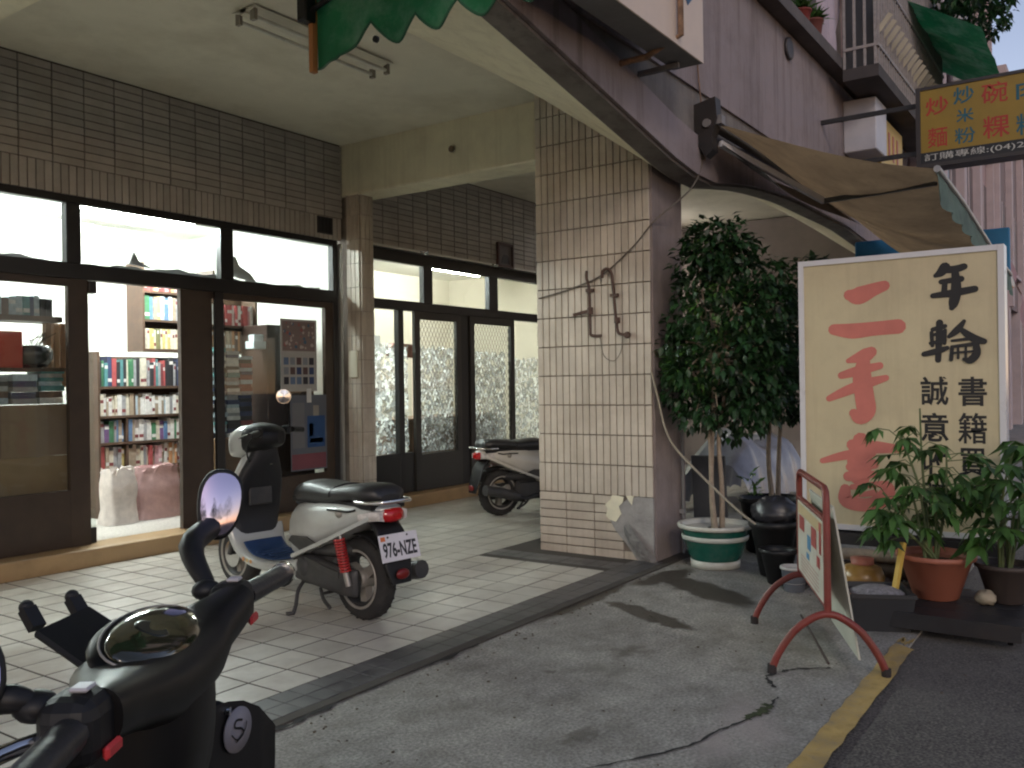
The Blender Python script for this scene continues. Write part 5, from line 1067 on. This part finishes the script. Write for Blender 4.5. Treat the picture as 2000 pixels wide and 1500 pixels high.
    MB().tube(spline([(.28,.09,.14),(.20,.13,.10),(.10,.16,.075)],4), .010, 8).tube(spline([(.28,-.09,.14),(.20,-.13,.10),(.10,-.16,.075)],4), .010, 8).tube([(.24,.1,.12),(.24,-.1,.12)], .009, 8).build('centre_stand', m_eng, t, **L)
    MB().tube(spline([(.40,-.10,.18),(.2,-.15,.16),(.05,-.165,.20),(-.1,-.17,.235),(-.36,-.175,.275)],5), [.018]*8+[.05]*13, 12).build('exhaust', m_eng, t, **L)
    # floor, leg shield, front
    fl2_ = MB(); pathloft(fl2_, [(.42,.262,.155,.05),(.55,.235,.165,.042),(.75,.215,.165,.036),(.92,.225,.165,.036),(1.03,.29,.178,.036),(1.09,.40,.195,.034)]); flo = fl2_.build('floor_rim', paint, t, **L)
    mt_ = MB(); pathloft(mt_, [(.53,.285,.125,.008),(.66,.262,.135,.008),(.82,.256,.135,.008),(.93,.272,.135,.008),(1.0,.325,.135,.008)]); mt_.build('floor_mat', floor_m, flo, **L)
    for k in range(5): MB().box(.60+k*.07,.622+k*.07,-.11,.11,.268,.276).build('mat_rib', floor_m, flo, **L)
    fd = MB(); pathloft(fd, [(1.06,.36,.05,.02),(1.13,.45,.075,.026),(1.27,.475,.08,.024),(1.40,.43,.07,.02),(1.47,.33,.05,.014)]); fd.build('front_mudguard', paint, t, **L)
    for s in (1,-1): MB().tube([(1.26,s*.075,.215),(1.17,s*.075,.50)], .017, 8).build('fork', m_eng, t, **L)
    MB().tube([(1.17,0,.50),(1.0,0,.93)], .03, 10).build('steering_column', m_black, t, **L)
    for c_ in t.children_recursive:
        if c_.name.split('.')[0] in TAIL:
            for v in c_.data.vertices:
                if v.co.x < 0: v.co.x *= .74
    if not bars: return t
    lsg = MB(); pathloft(lsg, [(1.11,.36,ls_hw*.86,.024),(1.13,.48,ls_hw,.026),(1.10,.62,ls_hw*.98,.03),(1.06,.74,ls_hw*.80,.04),(1.02,.84,ls_hw*.55,.05),(1.0,.92,.075,.045)], e=3); lso = lsg.build('leg_shield', paint, t, **L)
    inn = MB(); pathloft(inn, [(1.06,.36,ls_hw*.74,.026),(1.085,.48,ls_hw*.92,.026),(1.055,.62,ls_hw*.93,.03),(1.01,.74,ls_hw*.76,.04),(.975,.84,ls_hw*.52,.045),(.96,.92,.07,.035)], e=3); ino = inn.build('inner_panel', inner, lso, **L)
    MB().box(1.012,1.03,-.08,.08,.54,.66).build('glove_box', m_eng, lso, bevel=.006, **L); MB().lathe([(.014,-.01),(.014,.0)], (.955,-.03,.80), 12, axis='x').build('ignition_lock', m_chrome, lso, **L)
    nose = MB(); pathloft(nose, [(1.16,.45,.10,.02),(1.175,.58,.12,.03),(1.15,.72,.10,.03),(1.09,.84,.07,.025)]); nose.build('nose', paint, lso, **L)
    if bars:
        STR = Matrix.Translation((1.0,0,0)) @ Matrix.Rotation(R(32),4,'Z') @ Matrix.Translation((-1.0,0,0))
        hc = MB().loft([sring(*a) for a in [(.935,.965,.10,.035),(.96,.965,.15,.055),(1.03,.95,.155,.085),(1.11,.93,.135,.10),(1.17,.915,.095,.08),(1.19,.91,.05,.045)]]); hco = hc.xf(STR).build('handlebar_cover', paint, t, **L)
        MB().ell((1.135,0,.925),(.045,.085,.062),18,12).xf(STR).build('headlamp', m_clearl, hco, **L)
        MB().box(.91,.93,-.08,.08,.955,.995).xf(STR).build('instruments', m_black, hco, bevel=.008, **L)
        bl_ = MB().loft([sring(*a) for a in [(.87,.955,.05,.04),(.90,.958,.13,.062),(.95,.958,.165,.08),(1.02,.955,.17,.092),(1.06,.945,.15,.09)]]); bl_.xf(STR).build('inner_cover', m_black, hco, **L)
        MB().tube(spline([(.90,-.36,.985),(.93,-.22,.995),(.96,0,.97),(.93,.22,.995),(.90,.36,.985)],5), .011, 8).xf(STR).build('handlebar', m_eng, t, **L)
        for s in (1,-1):
            MB().tube([(.905,s*.24,.993),(.893,s*.37,.983)], .0175, 12).xf(STR).build('grip', m_black, t, **L)
            MB().box(.90,.95,s*.20-.025,s*.20+.025,.965,1.02).xf(STR).build('switch_pod', m_black, t, bevel=.008, **L)
            MB().tube(spline([(.95,s*.21,.985),(.98,s*.25,.98),(.965,s*.36,.97)],4), .006, 6).xf(STR).build('brake_lever', m_chrome, t, **L)
        # one round mirror on its stalk
        MB().tube(spline([(.98,-.19,1.01),(.95,-.17,1.08),(.925,-.13,1.15),(.925,-.115,1.19)],4), .006, 8).build('mirror_stalk', m_black, t, **L)
        MM = Matrix.Translation((.92,-.11,1.205)) @ Matrix.Rotation(R(-34),4,'Z')
        MB().lathe([(0,.022),(.026,.016),(.046,-.002),(.044,-.008)], (0,0,0), 20, axis='x').xf(MM).build('mirror_shell', m_chrome, t, **L)
        MB().lathe([(0,-.012),(.026,-.010),(.042,-.0085)], (0,0,0), 20, axis='x').xf(MM).build('mirror_glass', m_chrome, t, **L)
        MB().tube(spline([(.93,.21,.99),(.99,.2,.92),(1.02,.15,.85),(1.03,.08,.80)],5), .005, 6).xf(STR).build('cable', m_black, t, **L)
    return t
m_silver = mat('silver_paint', (.44,.46,.45), .32, metal=.12, coat=.4, var=.06, scale=4, dirt=(.26,.24,.2), dirt_amt=.35, dirt_scale=6)
m_white = mat('white_paint', (.62,.60,.55), .35, coat=.3, var=.06, scale=5, dirt=(.4,.36,.3), dirt_amt=.3)
m_blackp = mat('black_paint', (.004,.004,.0045), .46, coat=.06, spec=.3, var=.2, scale=8)
m_inner = mat('inner_grey', (.014,.014,.016), .5, var=.15); m_blue = mat('blue_mat', (.015,.045,.13), .6, var=.2, scale=9)
SDIR = math.atan2(.9915,.13)
s1 = make_scooter('silver scooter with blue footboard parked before the bookshop door', (3.49,3.405,.011), SDIR, m_silver, m_inner, m_blue, plate='976-NZE')
for k,(x,z,c) in enumerate([(.86,.222,(.5,.25,.08)),(.90,.224,(.55,.42,.2)),(.94,.228,(.5,.22,.08))]): MB().lathe([(.013,.0),(.013,.002)], (x,.172,z+.01), 8, axis='y').build('sticker', plain(c,.5), s1, world=False)
make_scooter('white scooter half hidden behind the tiled column', (6.95,4.98,.011), R(-22), m_white, m_inner, m_black)
# the black scooter in the foreground
NC_ = Vector((.59,.86,.985)); na = Vector((.819,.574,0)); nf = Vector((-.574,.819,0)); YB = math.atan2(nf.y, nf.x)
OB = NC_ - nf*1.0; s3 = make_scooter('black scooter in the foreground with phone holder on its handlebars', (OB.x, OB.y, 0), YB, m_blackp, mat('black_inner', (.02,.02,.022), .38, var=.2, scale=12), m_black, ls_hw=.285, bars=False)
def bl(x, y, z): return (x, y, z)        # local: forward, left, up ; bars run along y
LB = dict(world=False); CZB = .985
cw_ = MB()
rings = []
for y,hx,hz,cx_,cz_ in [(-.20,.026,.026,1.0,.985),(-.165,.030,.028,1.003,.980),(-.12,.042,.032,1.018,.970),(-.06,.062,.040,1.03,.958),(0,.066,.042,1.034,.954),(.06,.062,.040,1.03,.958),(.12,.042,.032,1.018,.970),(.165,.030,.028,1.003,.980),(.20,.026,.026,1.0,.985)]:
    r = []
    for k in range(22):
        a = 2*math.pi*k/22; c, d = math.cos(a), math.sin(a); r.append((cx_+hx*math.copysign(abs(c)**.8,c), y, cz_+hz*math.copysign(abs(d)**.8,d)-.25*hx*math.copysign(abs(c)**.8,c)*0))
    rings.append(r)
cowl = MB().loft(rings).build('handlebar_cover', m_blackp, s3, **LB)
apron = MB(); pathloft(apron, [(1.03,.95,.085,.06),(1.03,.86,.09,.055),(1.06,.76,.09,.05),(1.08,.66,.09,.05)], e=2.6); apron.build('steering_cover', m_blackp, s3, **LB)
ysh = [-.29+.58*k/20 for k in range(21)]; xr = lambda y: 1.06-.9*y*y
rgs = []
for k in range(11):
    f = k/10; hw_s = 1-.28*(1-f)**2
    row = [(xr(y*hw_s), y*hw_s, .34+.52*f - (.07*f*(abs(y)/.29)**7)) for y in ysh]; rgs.append([(x-.012,y,z) for x,y,z in row] + [(x+.022,y,z) for x,y,z in row[::-1]])
MB().loft(rgs).build('leg_shield', mat('black_inner_shell', (.008,.008,.009), .45, var=.2, scale=10), s3, **LB)
for sg_ in (-1,1): MB().lathe([(.006,-.004),(.006,.002)], (xr(.2)-.013,sg_*.2,.842), 8, axis='x').build('screw', m_chrome, s3, **LB)
# dashboard: dark lens in a shallow binnacle facing the rider
m_lens = mat('dash_lens', (.02,.022,.012), .08, coat=.8, var=.5, scale=16)
dm = Matrix.Translation((1.032,0,.992)) @ Matrix.Rotation(R(-24),4,'Y')
MB().ell((0,0,0),(.050,.112,.018),24,10).xf(dm).build('binnacle', m_blackp, cowl, **LB)
MB().ell((-.004,0,.012),(.040,.100,.013),24,10).xf(dm).build('dash_lens', m_lens, cowl, **LB)
MB().tube([(.044*math.cos(a)-.003,.106*math.sin(a),.0115) for a in [k*2*math.pi/32 for k in range(32)]], .0014, 6, closed=True).xf(dm).build('dash_trim', m_rim, cowl, **LB)
MB().lathe([(.018,0),(.019,.003),(.016,.004)], (-.002,.02,.0205), 24).xf(dm).build('dial_ring', plain((.012,.013,.009),.3), cowl, **LB)
for s in (1,-1):
    MB().tube([(1.0,s*.18,.985),(1.0,s*.27,.985)], .014, 10).build('handlebar', m_eng, s3, **LB)
    MB().tube([(1.0,s*.245,.985),(.988,s*.40,.980)], .0155, 14).build('grip', m_vinyl, s3, **LB)
    MB().lathe([(.019,-.004),(.019,.01),(.012,.014)], (.988,0,.980), 14, axis='y').xf(Matrix.Translation((0,s*.402,0)) @ Matrix.Scale(s,4,(0,1,0))).build('bar_end', m_chrome, s3, **LB)
    pod = MB().box(.982,1.034,s*.212-.032,s*.212+.032,.950,1.012).build('switch_pod', m_black, s3, bevel=.018, seg=3, **LB)
    MB().box(.976,.9825,s*.212-.017,s*.212+.013,.955,.968).build('red_switch', plain((.50,.035,.04),.4), pod, bevel=.003, **LB)
    MB().box(.995,1.012,s*.212-.010,s*.212+.010,1.0125,1.017).build('switch', plain((.45,.43,.45),.4), pod, bevel=.002, **LB)
    MB().tube(spline([(1.03,s*.22,.975),(1.06,s*.27,.97),(1.045,s*.40,.958),(1.04,s*.41,.957)],4), .0075, 8).build('brake_lever', m_chrome if s > 0 else m_eng, s3, **LB)
    MB().ell((1.042,s*.215,1.0),(.020,.018,.014),12,8).build('mirror_mount', m_black, s3, **LB)
    MB().tube(spline([(1.0,s*.21,.96),(1.05,s*.2,.9),(1.06,s*.15,.82),(1.06,s*.1,.76)],5), .005, 6).build('cable', m_black, s3, **LB)
# mirrors: bent plastic arms with oval convex glasses
W3 = Matrix.Translation((OB.x,OB.y,0)) @ Matrix.Rotation(YB,4,'Z'); W3i = W3.inverted()
def mirror(base, knee, cen, nrm, up, hw, hh, k_=1.0):
    base, knee, cen = [W3i @ Vector(p) for p in (base,knee,cen)]; nrm = (W3i.to_3x3() @ Vector(nrm)).normalized(); up = W3i.to_3x3() @ Vector(up)
    sx = up.cross(nrm).normalized(); up = nrm.cross(sx).normalized(); RC = .30
    shell = MB(); gl = MB(); n = 28
    def ov(a): c, s_ = math.cos(a), math.sin(a); return (math.copysign(abs(c)**.85,c)*(1+.10*s_), math.copysign(abs(s_)**.9,s_))
    ring = lambda f, off: [tuple(cen + sx*hw*f*ov(2*math.pi*k/n)[0] + up*hh*f*ov(2*math.pi*k/n)[1] + nrm*off) for k in range(n)]
    shell.loft([ring(1.0,.001), ring(1.09,.0), ring(1.12,-.008), ring(1.05,-.022), ring(.75,-.036), ring(.3,-.042)])
    so2 = shell.build('mirror_shell', m_black, s3, **LB)
    R_ = [ring(f, .0035 - (f*hh)**2/(2*RC)*.9 + (hh**2)/(2*RC)*.9) for f in (.02,.2,.4,.6,.8,.97)]
    gl.loft(R_); gl.build('mirror_glass', mat('mirror_glass', (.50,.43,.53), .02, metal=1.0, var=0), so2, **LB)
    back = cen - nrm*.025 - up*hh*.55
    P = spline([base, knee, back, cen - nrm*.028], 6); MB().tube(P, [k_*(.010+.008*min(1,i/6)) for i in range(len(P))], 10).build('mirror_arm', m_black, s3, **LB)
mirror((.752,1.025,1.0), (.778,1.10,1.045), (.862,1.145,1.093), (-.487,-.857,.165), (.30,.20,.93), .030, .049)
mirror((.392,.768,1.0), (.374,.777,1.010), (.341,.789,1.034), (-.46,-.84,.30), (-.25,-.2,.95), .027, .034, .68)
# phone holder
hd = Matrix.Translation((1.145,.0,1.005))
ph0, ph1 = Vector((1.075,-.005,.978)), Vector((1.15,-.045,1.006))
MB().bar(ph0, ph1, .070, .010, up=(-.4,.45,.8)).build('phone_holder', m_black, s3, bevel=.003, **LB)
for (x,y) in ((1.138,-.070),(1.166,-.022)): MB().bar((x,y,1.004),(x+.016,y-.008,1.024),.016,.012).ell((x+.017,y-.009,1.026),(.008,.009,.008),10,8).build('holder_claw', m_black, s3, **LB)
MB().tube([(1.04,0,.96),(1.09,0,.985)], .014, 10).build('holder_stem', m_black, s3, **LB)
# round sticker on the leg shield
stp = Matrix.Translation((xr(.215)-.0165,-.215,.812)) @ Matrix.Rotation(R(-19),4,'Z')
MB().lathe([(.0001,0),(.030,0),(.030,.002),(.0001,.002)], (0,0,0), 28, axis='x').xf(stp).build('round_sticker', plain((.27,.255,.28),.5), s3, **LB)
brush(MB(), [[(.007,.011,.003),(-.005,.014,.003),(-.009,.006,.003),(.005,0,.003),(.009,-.008,.003),(-.006,-.014,.003)],[(-.016,-.002,.0018),(-.004,-.012,.0018),(.012,-.004,.0018),(.016,.006,.0018)]], stp @ Vector((-.0012,0,0)), stp.to_3x3() @ Vector((0,-1,0)), stp.to_3x3() @ Vector((0,0,1)), nrm=stp.to_3x3() @ Vector((-1,0,0))).build('sticker_mark', m_black, s3, recalc=False, **LB)
# ------------------------------------------------------------------ wall fittings and the neighbour's frontage
vt = thing('round_vent', 'round dark rimmed vent on the pink upper wall', 'vent', (8.03,2.47,4.17)); 
MB().lathe([(.085,0),(.10,-.01),(.10,-.03),(.075,-.03)], (8.03,2.478,4.27), 24, axis='y').build('ring', plain((.05,.045,.05),.5), vt); MB().lathe([(.001,-.012),(.075,-.012)], (8.03,2.478,4.27), 24, axis='y').build('cover', plain((.5,.48,.52),.5), vt)
ac = thing('wall_unit', 'pale grey metal cabinet fixed high on the pink wall', 'cabinet', (10.1,2.4,3.7)); MB().box(9.95,10.45,2.14,2.478,3.72,4.28).build('casing', plain((.50,.49,.53),.5), ac, bevel=.01); MB().box(10.455,11.6,2.2,2.478,3.62,4.22).build('yellow_panel', plain((.50,.33,.06),.5), ac); 
for k in range(4): MB().box(10.6+k*.22,10.68+k*.22,2.194,2.1985,3.8,4.1).build('lettering', plain((.35,.08,.04),.5), ac)
# projecting yellow food sign
m_yface = mat('yellow_sign_face', (.27,.175,.02), .45, var=.1, scale=3, dirt=(.3,.19,.03), dirt_amt=.4); m_tx_r = plain((.38,.035,.02),.5); m_tx_b = plain((.01,.10,.14),.5)
ys_ = thing('hanging_sign', 'yellow projecting food sign with red and teal lettering', 'sign', (9.1,1.0,3.2))
YX = 9.0
MB().box(YX+.006, YX+.22, .28, 1.545, 3.375, 3.955).build('face', m_yface, ys_)
MB().box(YX+.005, YX+.22, .28, 1.545, 3.27, 3.3745).build('phone_strip', plain((.012,.014,.016),.5), ys_)
f_ = MB().box(YX-.004,YX+.23,1.5455,1.585,3.235,3.985).box(YX-.004,YX+.23,.24,.2795,3.235,3.985).box(YX-.004,YX+.23,.28,1.545,3.9555,3.985).box(YX-.004,YX+.23,.28,1.545,3.235,3.2695); f_.build('frame', plain((.035,.03,.03),.5), ys_)
for ch,y0,z0,y1,z1,mm in [('炒',1.5,3.709,1.307,3.876,m_tx_r),('麵',1.486,3.411,1.319,3.596,m_tx_r),('炒',1.266,3.774,1.096,3.927,m_tx_b),('米',1.243,3.605,1.099,3.728,m_tx_b),('粉',1.258,3.411,1.089,3.554,m_tx_b),('碗',1.037,3.73,.828,3.917,m_tx_r),('粿',1.029,3.419,.816,3.619,m_tx_r),('肉',.763,3.723,.566,3.885,m_tx_b),('粽',.767,3.406,.57,3.596,m_tx_b)]:
    letter(MB(), ch, (YX+.0035,y0,z0), (0,y1-y0,0), (0,0,z1-z0), bold=.007 if ch in '麵碗粿粉粽' else .014).build('lettering', mm, ys_, recalc=False)
letter(MB(), '訂購專線:(04)2232', (YX+.0035,1.515,3.285), (0,-1.0,0), (0,0,.075), bold=.0).build('phone_lettering', plain((.5,.5,.46),.5), ys_, recalc=False)
for z in (3.4,3.85): MB().bar((YX+.1,1.585,z),(YX+.1,2.48,z),.04).build('bracket', m_blackst, ys_)
# flower pots on the cornice
for k,(x,h,c,l) in enumerate([(8.35,.16,(.20,.035,.03),'dark red flowerpot on the cornice ledge'),(8.75,.2,(.16,.05,.04),'brown flowerpot further along the cornice ledge')]):
    t = thing('flower_pot', l, 'plant pot', (x,2.44,4.551)); MB().lathe([(.06,0),(.085,h*.9),(.095,h*.92),(.095,h),(.08,h)], (x,2.44,4.551), 18).build('body', plain(c,.6), t)
    lf = MB(); rr = random.Random(k)
    for _ in range(70): leaf(lf, (x+rr.uniform(-.05,.05),2.44+rr.uniform(-.05,.05),4.551+h), (rr.uniform(-1,1),rr.uniform(-1,1),rr.uniform(.1,1)), rr.uniform(.1,.2), .03, rr)
    lf.build('leaves', m_palm, t, recalc=False)
cl_ = MB().grid(lambda u,v: (8.9+.55*u, 2.42+.05*math.sin(u*14+v*4), 4.56+.75*v-.1*math.sin(u*7)*v), 16, 8); solo(cl_, 'hanging_cloth', plain((.42,.36,.42),.8), 'pale cloth hanging on the balcony above the cornice', 'cloth')
# caged balcony
cg = thing('caged_balcony', 'dark caged balcony with pale iron bars over the awning', 'balcony', (11.5,2.2,4.3))
CX0, CX1, CYF = 9.35, 13.3, 1.98
MB().box(CX0, CX1, CYF, 2.325, 4.30, 4.42).build('slab', mat('balcony_slab', (.06,.052,.052), .85, var=.3, scale=4), cg)
m_barp = mat('pale_iron_bar', (.30,.27,.26), .5, var=.2, scale=20)
for k in range(4): MB().box(CX0+.006,CX0+.03,CYF+.02+k*.1,CYF+.044+k*.1,4.42,6.6).build('bar', m_barp, cg)
for z in (4.60,5.35,6.1): MB().box(CX0,CX0+.032,CYF+.0,2.32,z,z+.03).build('rail', m_barp, cg)
for k in range(34): MB().box(CX0+.06+k*.115,CX0+.08+k*.115,CYF+.004,CYF+.024,4.42,6.6).build('bar', m_barp, cg)
for z in (4.60,5.35,6.1): MB().box(CX0+.033,CX1,CYF-.002,CYF+.028,z,z+.03).build('rail', m_barp, cg)
for k in range(17): MB().bar((CX0+.10+k*.2,CYF+.04,4.75+k*.0),(CX0+.10+k*.2,CYF-.10,4.92),.012,.05).build('louvre', plain((.45,.40,.30),.5), cg)
MB().box(CX0+.05,CX1-.05,2.30,2.34,4.45,6.6).build('back_screen', plain((.03,.026,.027),.7), cg)
gb = MB().grid(lambda u,v: (10.9+3.2*u, 2.2-.95*v, 5.72-.62*v+.03*math.sin(u*20)), 10, 4); solo(gb, 'green_awning', m_green, 'small dark green awning sloping out over the caged balcony', 'awning', recalc=False)
hl = MB(); rr = random.Random(9)
for _ in range(900):
    an = rr.uniform(0,6.28); r_ = rr.uniform(0,1)**.5; leaf(hl, (12.6+r_*.9*math.cos(an), 1.55+r_*.45*math.sin(an), 5.95+rr.uniform(-.35,.5)*(1-r_*.5)), (rr.uniform(-1,1),rr.uniform(-1,1),rr.uniform(-1,.3)), .13, .06, rr)
solo(hl, 'hanging_foliage', m_ficus, 'dark foliage spilling from the balcony overhead', 'plant', recalc=False)
# the next houses down the street
m_pil = mat('pale_pier', (.46,.38,.39), .8, var=.1, scale=3); m_brick = mat('brown_tile_strip', (.23,.15,.125), .7, var=.2, scale=12); m_pinkw = mat('far_pink_wall', (.36,.26,.265), .8, var=.12, scale=2)
m_wind = mat('far_window', (.02,.02,.024), .2)
def house(label, x0, x1, y0, h, bays, wallm, seed, signs=()):
    rr = random.Random(seed); t = thing('apartment_house', label, 'building', ((x0+x1)/2, y0, 0))
    MB().box(x0, x1, y0, y0+9, 3.0, h).build('wall', wallm, t); MB().box(x0, x1, y0+3.4, y0+9, 0, 3.0).build('ground_floor_wall', plain((.10,.085,.075),.8), t)
    bw = (x1-x0)/bays
    for k in range(bays+1):
        x = x0 + k*bw; MB().box(x-.16 if k else x, x+.16 if k < bays else x, y0-.14, y0-.002, 3.0, h+.1).build('pier', m_pil, t)
        MB().box(max(x0,x-.22), min(x1,x+.22), y0-.05, y0+.45, 0, 2.999).build('pillar', m_pil, t)
    for k in range(bays):
        xa = x0 + k*bw + .22; xb = xa + bw - .44; xm = (xa+xb)/2
        MB().box(xa, xa+.5, y0-.05, y0-.002, 3.0, h).build('tile_strip', m_brick, t)
        for s in range(int((h-3)/3.1)):
            z = 3.9 + s*3.1; w = MB().box(xa+.62, xb, y0-.012, y0-.002, z, z+1.5).build('window', m_wind, t)
            MB().box(xa+.56, xb+.04, y0-.10, y0-.002, z-.08, z-.001).build('sill', m_pil, w); MB().box(xm+.2, xm+.26, y0-.03, y0-.0125, z, z+1.5).build('sash_bar', m_pil, w)
            if rr.random() < .6: MB().add([(xa+.5,y0-.004,z+1.75),(xb+.05,y0-.004,z+1.75),(xb+.05,y0-.7,z+1.35),(xa+.5,y0-.7,z+1.35)],[(0,1,2,3)]).build('canopy', rr.choice([m_green, plain((.12,.09,.08),.8), m_pil]), w)
            if rr.random() < .5: MB().box(xa+.7, xa+1.4, y0-.55, y0-.11, z-.75, z-.2).build('air_conditioner', plain((.4,.4,.4),.5), t, bevel=.02)
    MB().box(x0, x1, y0-.3, y0+.1, h, h+.5).build('parapet', m_pil, t); return t
house('pink tiled apartment house with pale piers beyond the balcony', 13.45, 22, 2.45, 13.0, 4, m_pinkw, 3)
house('grey brown apartment house further down the street', 22.05, 33, 2.35, 7.6, 4, mat('far_grey_wall', (.22,.17,.17), .8, var=.15), 5)
house('low dark house at the end of the street', 33.05, 52, 2.1, 6.2, 5, plain((.16,.13,.13),.8), 8)
# lit shop signs down the street
def lit(label, x, y, z, w, h, c, s): 
    t = thing('lit_sign', label, 'sign', (x,y,z), group='lit signs down the street'); MB().box(x,x+.12,y-w/2,y+w/2,z,z+h).build('box', plain((.1,.1,.1),.5), t); MB().box(x-.012,x-.002,y-w/2+.02,y+w/2-.02,z+.02,z+h-.02).build('face', emit('lit_face_%d' % int(x*10), c, s), t)
lit('glowing orange shop sign down the street', 24, 1.05, 2.3, 1.3, .5, (1,.30,.05), 1.1); lit('small white hot shop light down the street', 21, 1.16, 1.9, .28, .25, (1,.85,.6), 6); lit('dim violet lit panel down the street', 19, .98, .95, .42, .42, (.55,.42,.9), .8)
lit('blue lit street sign low in the distance', 27, 1.5, 1.2, .7, .5, (.1,.14,.6), .7)
solo(MB().grid(lambda u,v: (11.0+.6*u, 1.0-.12*v+.03*math.sin(v*9), 2.55-.75*v-.1*u), 6, 8), 'pink_cloth', plain((.34,.2,.22),.8), 'dull pink cloth hanging past the signboard', 'cloth')
# neighbour's arcade: partition, lamp, covered scooter, parked bikes
solo(MB().box(12.6,12.72,2.9,6.2,0,3.6), 'arcade_end_wall', plain((.24,.20,.18),.8), 'dull wall closing the far end of the arcade', 'wall')
ceiling_lamp(11.0, 12.2, 5.8, 3.3, 'lit fluorescent lamp in the neighbouring arcade behind the ficus', emit('far_tube', (1,.93,.88), 30))
def drape(u,v):
    x = 8.1 + 1.75*u; y = 3.28 + .7*(v-.5)*2*.55; e = (1-abs(2*v-1)**2.2); prof = .42+.26*math.sin(min(1,u*1.25)*math.pi*.9)+.12*math.sin(u*9)
    return (x, y+.02*math.sin(u*30), max(.02, .08+prof*e**.6 + .018*math.sin(u*37+v*11) + .014*math.sin(v*29+u*13)))
solo(MB().grid(drape, 46, 26), 'covered_scooter', mat('silver_cover', (.26,.27,.31), .35, metal=.3, var=.15, scale=9, bump=.5, bscale=16), 'scooter under a crumpled silver cover behind the plants', 'scooter cover')
# trees across the street, behind the photographer (they show in the mirror)
for k,(x,y,h,r) in enumerate([(-15,-25,8.0,2.4),(-22,-21,9.4,2.0),(-12,-28,7.0,2.8),(-27,-26,8.2,3),(-19,-31,11,2.0),(-6,-31,8.0,3.2),(-31,-15,8.2,3)]):
    t = thing('street_tree', ['round tree across the road seen in the mirror','slim tall tree across the road seen in the mirror','low spreading tree across the road seen in the mirror','broad tree far across the road seen in the mirror','tallest tree seen in the mirror','wide tree at one side of the mirror view','bushy tree at the other side of the mirror view'][k], 'tree', (x,y,0), group='trees reflected in the mirror')
    MB().tube([(x,y,0),(x+.1,y,h*.5),(x,y+.1,h*.8)], [.16,.12,.06], 8).build('trunk', m_bark, t)
    crown([(x,y,h*.72,r,.8),(x+r*.5,y-r*.4,h*.6,r*.7,.8),(x-r*.5,y+r*.3,h*.62,r*.7,.9),(x,y,h*.95,r*.5,1.1)], 700, .42, .55, 40+k).build('crown', m_ficus, t, recalc=False)

# grit and dead leaves on the concrete
gt = MB(); rr = random.Random(77)
for k in range(240):
    x = rr.uniform(1.8,6.6); y = rr.choice([rr.uniform(.3,2.55), rr.uniform(2.45,2.66)])
    z = 0.0 if y > .86 else -.012
    if rr.random() < .35: leaf(gt, (x,y,z+.004), (rr.uniform(-1,1),rr.uniform(-1,1),.1), rr.uniform(.012,.035), rr.uniform(.006,.014), rr)
    else: s_ = rr.uniform(.002,.006); gt.obox((x,y,z+s_*.5), (s_*2,s_*1.4,s_), (rr.uniform(-1,1),rr.uniform(-1,1),0))
tag(gt.build('ground_litter', mat('grit', (.10,.08,.06), .9, var=.6, scale=60), recalc=False), 'scattered grit and dead leaves on the concrete', kind='stuff')
